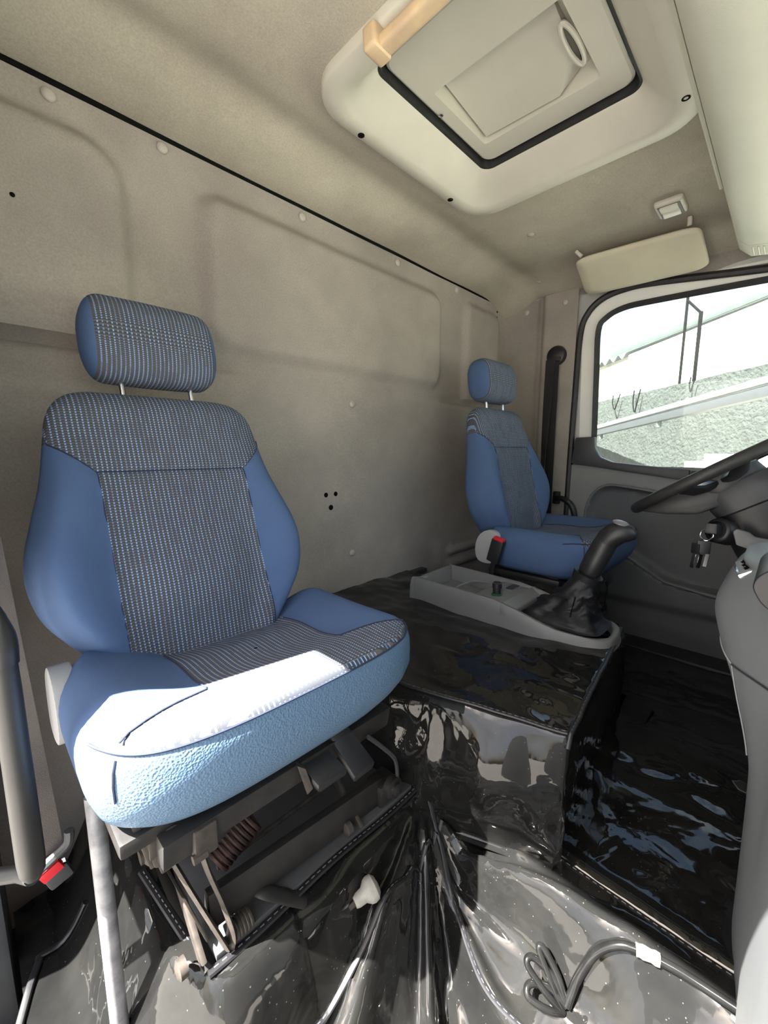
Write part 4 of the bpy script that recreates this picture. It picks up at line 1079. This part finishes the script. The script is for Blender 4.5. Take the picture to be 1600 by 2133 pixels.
obj('socket_plug', MB().lathe([(0.0125, 0), (0.0125, 0.016), (0.0145, 0.018), (0.0145, 0.032), (0.011, 0.035), (0.001, 0.035)], (1.115, 0.605, 0.899), (0, 0, 1), 18), M_BLKP, sk)

gl = thing('gear_lever', (1.16, 0.42, 0.85), 'black gear lever with a crumpled leather boot on the console', 'gear lever')
# boot: rings from a wide base to the shaft with creases
G0 = Vector((1.155, 0.420, 0.862)); G1 = Vector((1.165, 0.365, 0.995))
mb = MB(); NGA, NGR = 48, 26
for j in range(NGR):
    t_ = j/(NGR-1); c = G0.lerp(G1, t_**1.15)
    for k in range(NGA):
        a = 2*math.pi*k/NGA; n_ = lerp(4.5, 2.0, min(1, t_*2))
        rx = lerp(0.084, 0.034, min(1, t_**0.62)); ry = lerp(0.118, 0.033, min(1, t_**0.58))
        ux = math.copysign(abs(math.cos(a))**(2/n_), math.cos(a)); uy = math.copysign(abs(math.sin(a))**(2/n_), math.sin(a))
        w_ = 1 + 0.62*math.sin(math.pi*min(1, t_*1.1))*fbm(ux*1.6 + t_*2.6, uy*1.6, t_*4.0, 3) + 0.05*math.sin(14*t_ + 3*a)*math.sin(math.pi*t_)
        mb.v.append(c + Vector((rx*ux*w_, ry*uy*w_, 0.030*math.sin(math.pi*t_)*fbm(ux*2, uy*2, 4+t_*2, 2))))
for j in range(NGR - 1):
    for k in range(NGA):
        k2 = (k+1) % NGA; mb.f.append((j*NGA+k, j*NGA+k2, (j+1)*NGA+k2, (j+1)*NGA+k))
obj('boot', mb, M_LEATHER, gl, angle=60)
obj('boot_collar', MB().tube([G1 + Vector((0, 0.004, -0.014)), G1 + Vector((0, -0.004, 0.008))], [0.036, 0.038], 18), M_LEATHER, gl)
obj('boot_seam', MB().tube(catmull([G1 + Vector((-0.026, 0.005, -0.01)), G0.lerp(G1, 0.6) + Vector((-0.047, -0.012, 0)), G0.lerp(G1, 0.25) + Vector((-0.068, -0.03, 0))], 6), 0.0016, 5), M_BLACK, gl)
GT = Vector((1.172, 0.318, 1.118)); gd = (GT - G1).normalized()
obj('grip', MB().lathe([(0.024, 0.0), (0.0285, 0.012), (0.0300, 0.05), (0.0290, 0.09), (0.027, 0.108)], G1 + Vector((0, -0.002, 0.004)), gd, 22), M_BLKP, gl)
hd = G1 + gd*0.108
mb = MB()
hp = [(hd - gd*0.004, 0.0275), (hd + gd*0.010 + Vector((0, -0.003, 0)), 0.0295), (hd + gd*0.022 + Vector((0, -0.010, 0.000)), 0.0305), (hd + gd*0.030 + Vector((0, -0.024, 0.0)), 0.0285), (hd + gd*0.031 + Vector((0, -0.040, -0.003)), 0.023), (hd + gd*0.028 + Vector((0, -0.052, -0.006)), 0.014), (hd + gd*0.026 + Vector((0, -0.058, -0.008)), 0.004)]
mb.tube([p for p, r in hp], [r for p, r in hp], 20)
hk = obj('knob', mb, M_BLKP, gl, angle=80)
kc = hd + gd*0.030 + Vector((0, -0.020, 0.023))
kn = Vector((-0.05, -0.25, 1)).normalized()
obj('knob_badge', MB().lathe([(0.0195, 0), (0.0195, 0.003), (0.015, 0.0055), (0.001, 0.006)], kc, kn, 20), M_GREYL, hk)

# ================================================================== DASHBOARD
P0 = [(-0.55, 1.17), (-0.11, 1.160), (-0.050, 1.140), (-0.030, 1.095), (-0.024, 1.02), (-0.020, 0.94), (-0.018, 0.82), (-0.020, 0.68), (-0.035, 0.50)]
P1 = [(-0.55, 1.17), (-0.02, 1.170), (0.036, 1.155), (0.058, 1.118), (0.066, 1.080), (0.050, 1.025), (0.012, 0.940), (-0.002, 0.816), (-0.008, 0.50)]
P2 = [(-0.55, 1.20), (-0.20, 1.19), (-0.15, 1.17), (-0.14, 1.13), (-0.14, 1.08), (-0.16, 1.02), (-0.22, 0.94), (-0.26, 0.80), (-0.28, 0.50)]
def dash_prof(x):
    b = sst(0.60, 0.86, x); c = sst(0.98, 1.12, x)
    out = []
    for k in range(9):
        y = lerp(P0[k][0], P1[k][0], b); z = lerp(P0[k][1], P1[k][1], b)
        y = lerp(y, P2[k][0], c); z = lerp(z, P2[k][1], c); out.append((y, z))
    sm = catmull([(0, y, z) for y, z in out], 5)
    return [(p.y, p.z) for p in sm]
xsD = [lerp(-0.17, 1.95, k/90) for k in range(91)]
mb = MB(); n = len(dash_prof(0.0))
for x in xsD: mb.v += [Vector((x, y, z)) for y, z in dash_prof(x)]
for k in range(len(xsD) - 1):
    for i in range(n - 1): mb.f.append((k*n+i, k*n+i+1, (k+1)*n+i+1, (k+1)*n+i))
mb.f.append(tuple(range(n))); mb.f.append(tuple((len(xsD)-1)*n + i for i in range(n)))
da = thing('dashboard', (0.9, -0.25, 0.53), 'grey grained plastic dashboard filling the right edge of the picture', 'dashboard')
obj('dash_moulding', mb, M_GREY, da, angle=70)
def dpt(x, t, e=0.0015):
    pr_ = dash_prof(x); k = min(len(pr_) - 2, int(t)); f = t - k
    y = lerp(pr_[k][0], pr_[k+1][0], f); z = lerp(pr_[k][1], pr_[k+1][1], f)
    return Vector((x, y + e, z + e*0.3))
def dz_pt(x, z, e=0.0012):
    pr_ = dash_prof(x)[8:]
    for (ya, za), (yb, zb) in zip(pr_, pr_[1:]):
        if za >= z >= zb:
            return Vector((x, lerp(ya, yb, (za - z)/(za - zb + 1e-9)) + e, z))
    return Vector((x, pr_[-1][0] + e, z))
obj('panel_joint', MB().tube([dz_pt(lerp(0.99, 0.755, k/24), lerp(1.040, 1.024, k/24)) for k in range(25)], 0.0016, 5), M_RECL, da)
obj('panel_joint', MB().tube([dz_pt(lerp(0.755, 0.42, k/40), lerp(1.024, 1.085, k/40)) for k in range(41)], 0.0014, 5), M_GREYD, da)
obj('panel_joint', MB().tube([dz_pt(0.755 - 0.010*math.sin(k/20*1.5), lerp(1.024, 0.90, k/20)) for k in range(21)], 0.0012, 5), M_GREY, da)
# badge plaque on the dash shoulder
bc = Vector((0.845, 0.030, 1.152))
RBd = Matrix.Rotation(math.radians(8), 3, 'Z') @ Matrix.Rotation(math.radians(-32), 3, 'X')
pq = obj('badge_plaque', MB().box(bc, (0.085, 0.034, 0.008), 0.003, RBd), M_CHROME, da)
obj('badge_field', MB().box(bc + RBd @ Vector((0, 0.001, 0.0042)), (0.077, 0.025, 0.0016), 0.0006, RBd, 1), M_GREYL, pq)
pts = [bc + RBd @ Vector((lerp(-0.032, 0.032, k/48), 0.001 + 0.006*math.sin(k*1.15) * (0.6 + 0.4*math.sin(k*0.37)), 0.0055)) for k in range(49)]
obj('badge_script', MB().tube(pts, 0.0009, 4), M_BLACK, pq)
# instrument pod edge
po = thing('instrument_pod', (0.67, -0.10, 1.12), 'black rounded instrument pod on top of the grey dashboard', 'instrument panel')
pod = [(p.x, p.y) for p in catmull([(0.040, 1.145, 0), (0.036, 1.185, 0), (0.004, 1.215, 0), (-0.06, 1.235, 0), (-0.16, 1.225, 0), (-0.20, 1.16, 0), (-0.10, 1.10, 0), (0.01, 1.105, 0)], 5, True)]
pod = [(y, 1.150 + (z - 1.10)*0.56) for y, z in pod]
obj('pod_shell', MB().prism([(0.600, y - 0.026, z) for y, z in pod], (0.14, 0, 0), 0.012, 3), M_BLKP, po)
obj('pod_face', MB().prism([(0.5995, y*0.8 - 0.040, (z-1.187)*0.72+1.187) for y, z in pod], (-0.003, 0, 0), 0.001), M_BLKP, po)
obj('pod_window', MB().box((0.5960, -0.055, 1.190), (0.003, 0.04, 0.020), 0.001, Matrix.Rotation(0.5, 3, 'X')), M_GREYL, po)

# ================================================================== STEERING
WC = Vector((1.50, 0.145, 1.275)); wd = Vector((0, -0.838, 0.545)).normalized(); wx = Vector((1, 0, 0)); wn_v = wx.cross(wd).normalized()   # wn_v points up-rear
if wn_v.z < 0: wn_v = -wn_v
sw = thing('steering_wheel', WC, 'dark grey steering wheel seen edge on before the driver door', 'steering wheel')
RR = 0.222
rim = [WC + wx*(RR*math.cos(a)) + wd*(RR*math.sin(a)) for a in [2*math.pi*k/72 for k in range(72)]]
obj('rim', MB().tube(rim, 0.0155, 12, closed=True), mat('wheel_rim', (0.026, 0.025, 0.024), 0.5, var=0.25, vscale=20, bump=0.3, bscale=300), sw)
# dished hub and spokes
obj('hub', MB().lathe([(0.085, -0.060), (0.092, -0.045), (0.085, -0.015), (0.060, 0.0), (0.001, 0.004)], WC, wn_v, 28), M_GREYD, sw)
for a in (math.radians(200), math.radians(340), math.radians(20), math.radians(160)):
    d = wx*math.cos(a) + wd*math.sin(a)
    obj('spoke', MB().tube([WC + d*0.06 - wn_v*0.030, WC + d*0.14 - wn_v*0.026, WC + d*0.205 - wn_v*0.006, WC + d*(RR - 0.004)], [0.030, 0.024, 0.018, 0.012], 10, flat=0.5, up=wn_v), M_BLKP, sw)
# lower skirt between rim and hub on the driver's side
sk_ = [WC - wd*0.218 - wn_v*0.004, WC - wd*0.150 - wn_v*0.052, WC - wd*0.085 - wn_v*0.085, WC - wd*0.02 - wn_v*0.09, WC + wd*0.02 - wn_v*0.05, WC - wd*0.10 - wn_v*0.012]
obj('skirt', MB().prism([p - wx*0.085 for p in sk_], wx*0.17, 0.010), M_BLKP, sw)
cs = thing('steering_column', WC - wn_v*0.12, 'grey steering column shroud below the wheel with ignition lock', 'steering column')
def colring(c, hx, hd_, n_=28, p=3.2):
    out = []
    for k in range(n_):
        a = 2*math.pi*k/n_
        out.append(c + wx*(hx*math.copysign(abs(math.cos(a))**(2/p), math.cos(a))) + wd*(hd_*math.copysign(abs(math.sin(a))**(2/p), math.sin(a))))
    return out
def loft3(rs):
    m_ = MB(); n_ = len(rs[0])
    for r in rs: m_.v += r
    for k in range(len(rs) - 1):
        for i in range(n_):
            i2 = (i+1) % n_; m_.f.append((k*n_+i, k*n_+i2, (k+1)*n_+i2, (k+1)*n_+i))
    m_.f.append(tuple(range(n_))[::-1]); m_.f.append(tuple((len(rs)-1)*n_ + i for i in range(n_))); return m_
obj('upper_shroud', loft3([colring(WC - wn_v*0.045 + wd*0.02, 0.085, 0.088), colring(WC - wn_v*0.075 + wd*0.03, 0.092, 0.098), colring(WC - wn_v*0.115 + wd*0.035, 0.090, 0.096), colring(WC - wn_v*0.120 + wd*0.035, 0.082, 0.088)]), M_GREYD, cs)
obj('lower_shroud', loft3([colring(WC - wn_v*0.118 + wd*0.03, 0.080, 0.084), colring(WC - wn_v*0.20 + wd*0.02, 0.082, 0.090), colring(WC - wn_v*0.27 + wd*0.01, 0.076, 0.085), colring(WC - wn_v*0.33 + wd*0.01, 0.055, 0.06), colring(WC - wn_v*0.50 - wd*0.02, 0.030, 0.030)]), M_BLKP, cs)
ic = Vector((1.405, 0.118, 1.120)); idr = Vector((-0.86, 0.42, 0.22)).normalized()
ig = obj('ignition_lock', MB().lathe([(0.034, -0.04), (0.034, 0.004), (0.030, 0.010), (0.024, 0.012), (0.022, 0.004), (0.001, 0.004)], ic, idr, 22), M_BLKP, cs)
stk = obj('light_stalk', MB().prism([(1.36, 0.088, 1.128), (1.36, 0.080, 1.136), (1.365, 0.055, 1.128), (1.375, 0.045, 1.117), (1.38, -0.06, 1.106), (1.38, -0.06, 1.082), (1.375, 0.030, 1.094), (1.365, 0.052, 1.086), (1.36, 0.078, 1.094)], (0.016, 0, 0), 0.005), M_GREYL, cs)
obj('right_stalk', MB().tube([WC - wn_v*0.085 + wx*0.08, WC - wn_v*0.06 + wx*0.20 - wd*0.03], [0.008, 0.012], 10), M_GREYL, cs)
# keys
ke = thing('key_bunch', ic + idr*0.02, 'bunch of truck keys hanging from the ignition lock', 'keys')
kb = ic + idr*0.014
obj('key_head', MB().prism([kb + Vector((0, 0.012, 0.014)), kb + Vector((0, -0.012, 0.014)), kb + Vector((0, -0.014, -0.014)), kb + Vector((0, 0.014, -0.014))], idr*0.022, 0.004), M_BLKP, ke)
rc = kb + idr*0.020 + Vector((0, 0.008, -0.018))
obj('key_ring', MB().tube([rc + Vector((0.006*math.sin(a), 0.014*math.cos(a), 0.014*math.sin(a))) for a in [2*math.pi*k/20 for k in range(20)]], 0.0016, 6, closed=True), M_CHROME, ke)
for (dy, dz, w, h, yaw, m_) in [(0.010, -0.052, 0.030, 0.036, 0.2, M_BLKP), (0.026, -0.058, 0.022, 0.030, -0.5, M_BLKP)]:
    c = kb + idr*0.022 + Vector((0, dy, dz)); R_ = Matrix.Rotation(yaw, 3, 'Z')
    obj('fob', MB().box(c, (0.010, w, h), 0.004, R_), m_, ke)
for (dy, dz, yaw, l) in [(0.002, -0.085, 0.2, 0.040), (0.030, -0.092, -0.4, 0.042), (0.016, -0.092, 0.5, 0.038)]:
    c = kb + idr*0.022 + Vector((0, dy, dz)); R_ = Matrix.Rotation(yaw, 3, 'Z') @ Matrix.Rotation(0.12, 3, 'X')
    obj('blade', MB().box(c, (0.0022, 0.0095, l), 0.0008, R_, 1), M_CHROME, ke)

# ================================================================== BELTS, HANDLES, HOSES
db = thing('driver_seat_belt', (2.01, 0.83, 1.0), 'black seat belt hanging from a pillar loop behind driver seat', 'seat belt')
obj('loop_cover', MB().lathe([(0.044, 0), (0.046, 0.010), (0.040, 0.024), (0.024, 0.032), (0.001, 0.034)], (2.013, 0.832, 1.772), (-1, 0, 0), 24), M_BLKP, db)
obj('loop_slot', MB().box((1.978, 0.832, 1.752), (0.012, 0.062, 0.020), 0.005), M_BLKP, db)
def ribbon(pts, widths, wdir, th=0.0014):
    m_ = MB(); pts = [Vector(p) for p in pts]
    for i, p in enumerate(pts):
        wv = Vector(wdir[i]).normalized()*widths[i]/2; t = (pts[min(i+1, len(pts)-1)] - pts[max(i-1, 0)]).normalized(); nn = t.cross(wv).normalized()*th
        m_.v += [p + wv + nn, p - wv + nn, p - wv - nn, p + wv - nn]
    for i in range(len(pts) - 1):
        for k in range(4):
            k2 = (k+1) % 4; m_.f.append((4*i+k, 4*i+k2, 4*i+4+k2, 4*i+4+k))
    m_.f.append((0, 1, 2, 3)); m_.f.append(tuple(4*(len(pts)-1)+k for k in range(4))); return m_
K = 24
z_s = [lerp(1.750, 0.62, k/K) for k in range(K+1)]
obj('webbing', ribbon([(1.985, 0.834 - 0.012*k/K, z) for k, z in enumerate(z_s)], [0.048]*(K+1), [(0.35*math.sin(k/K*2.5), 1, 0) for k in range(K+1)]), M_BELT, db)
obj('webbing', ribbon([(1.968, 0.842 + 0.020*math.sin(k/K*3.0)*0.6, z) for k, z in enumerate(z_s)], [0.046]*(K+1), [(math.sin(k/K*1.9), max(0.15, math.cos(k/K*1.9)), 0) for k in range(K+1)]), M_BELT, db)
# door-side grab loop behind the driver's seat
gd_ = thing('pillar_grab_loop', (2.0, 0.74, 0.9), 'black tubular grab loop on pillar beside driver door', 'grab handle')
obj('loop_tube', MB().tube(catmull([(2.000, 0.790, 1.105), (1.985, 0.765, 1.110), (1.980, 0.725, 1.095), (1.980, 0.700, 1.055), (1.982, 0.692, 0.98), (1.984, 0.69, 0.72)], 6), 0.013, 12), M_BLKP, gd_)
obj('loop_mount', MB().box((2.005, 0.792, 1.110), (0.025, 0.030, 0.060), 0.006), M_BLKP, gd_)
# passenger belt at the left edge
pb = thing('passenger_seat_belt', (0.05, 0.80, 0.70), 'dusty grey seat belt webbing at the left edge of picture', 'seat belt')
K = 12
obj('webbing', ribbon([(lerp(0.000, 0.032, k/K), 0.80, lerp(1.35, 0.680, k/K)) for k in range(K+1)], [0.048]*(K+1), [(1, 0.10, 0.05) for k in range(K+1)]), M_BELTD, pb)
obj('lower_tongue', MB().tube(catmull([(0.012, 0.785, 0.668), (0.040, 0.785, 0.682), (0.060, 0.785, 0.694), (0.064, 0.785, 0.715)], 5), 0.007, 8), M_GREYD, pb)
obj('latch_button', MB().box((0.036, 0.795, 0.655), (0.030, 0.016, 0.018), 0.003, Matrix.Rotation(-0.4, 3, 'Y')), M_RED, pb)
obj('latch_housing', MB().box((0.045, 0.805, 0.632), (0.034, 0.018, 0.030), 0.005, Matrix.Rotation(-0.3, 3, 'Y')), M_GREYD, pb)
# thick coated grab handle on the near pillar
gh = thing('entry_grab_handle', (0.011, 0.63, 0.80), 'thick worn dark grab handle at the left picture edge', 'grab handle')
hx_, hy_ = 0.0115, 0.630
obj('grip_sleeve', MB().tube([(hx_, hy_, 1.09), (hx_, hy_, 1.05), (hx_, hy_, 0.90), (hx_, hy_, 0.825), (hx_, hy_, 0.808), (hx_, hy_, 0.798)], [0.0130, 0.0138, 0.0142, 0.0144, 0.0132, 0.008], 18), M_HANDLE, gh)
obj('upper_bend', MB().tube(catmull([(hx_, hy_, 1.085), (hx_ - 0.002, hy_ + 0.004, 1.125), (hx_ - 0.030, hy_ + 0.03, 1.160), (-0.14, 0.70, 1.175)], 6), 0.0150, 14), M_STEEL, gh)
obj('handle_foot', MB().tube([(hx_, hy_, 0.800), (hx_ - 0.012, hy_ + 0.03, 0.790), (-0.10, 0.75, 0.775)], 0.010, 12), M_RUBBER, gh)
# galvanised support pole beside the seat
gp = thing('support_pole', (0.078, 0.608, 0.34), 'bare galvanised pole standing between seat and door sill', 'pole')
obj('tube', MB().tube(catmull([(0.082, 0.640, 0.862), (0.0805, 0.626, 0.79), (0.079, 0.614, 0.70), (0.0785, 0.610, 0.60), (0.078, 0.608, 0.34)], 6), 0.0112, 18), M_ZINC, gp)
# hose with tape and its coiled end
hz = thing('coiled_hose', (0.68, 0.12, 0.50), 'black coiled hose with a white taped joint near bottom right', 'hose')
zz_ = 0.512
main = catmull([(x, y, sheet_a(x, y).z + dz) for x, y, dz in [(0.698, -0.09, 0.012), (0.695, -0.037, 0.011), (0.691, 0.017, 0.011), (0.685, 0.051, 0.012), (0.674, 0.093, 0.014), (0.663, 0.121, 0.020), (0.648, 0.146, 0.028), (0.630, 0.164, 0.026), (0.614, 0.170, 0.018), (0.604, 0.172, 0.010)]], 8)
obj('hose_run', MB().tube(main, 0.0068, 12), M_HOSE, hz)
ta = [p for p in main if 0.062 < p.y < 0.100]
obj('tape_wrap', MB().tube(ta, [0.0090 + 0.0008*math.sin(k*2.1) for k in range(len(ta))], 12), M_TAPE, hz)
cb = Vector((0.604, 0.172, sheet_a(0.604, 0.172).z + 0.010))
for k, (d, w) in enumerate([(Vector((0.012, 0.052, 0.052)), 0.007), (Vector((-0.010, 0.062, 0.040)), 0.012), (Vector((-0.032, 0.052, 0.012)), 0.013)]):
    sd = d.cross(Vector((-0.6, -0.3, 1))).normalized()
    pts = catmull([cb, cb + d*0.45 + sd*w, cb + d*0.95 + sd*w*0.6, cb + d*0.98 - sd*w*0.6, cb + d*0.45 - sd*w, cb + Vector((-0.004, 0.003, -0.012))], 7)
    obj('hose_loop', MB().tube(pts, 0.0055, 10), M_HOSE, hz)
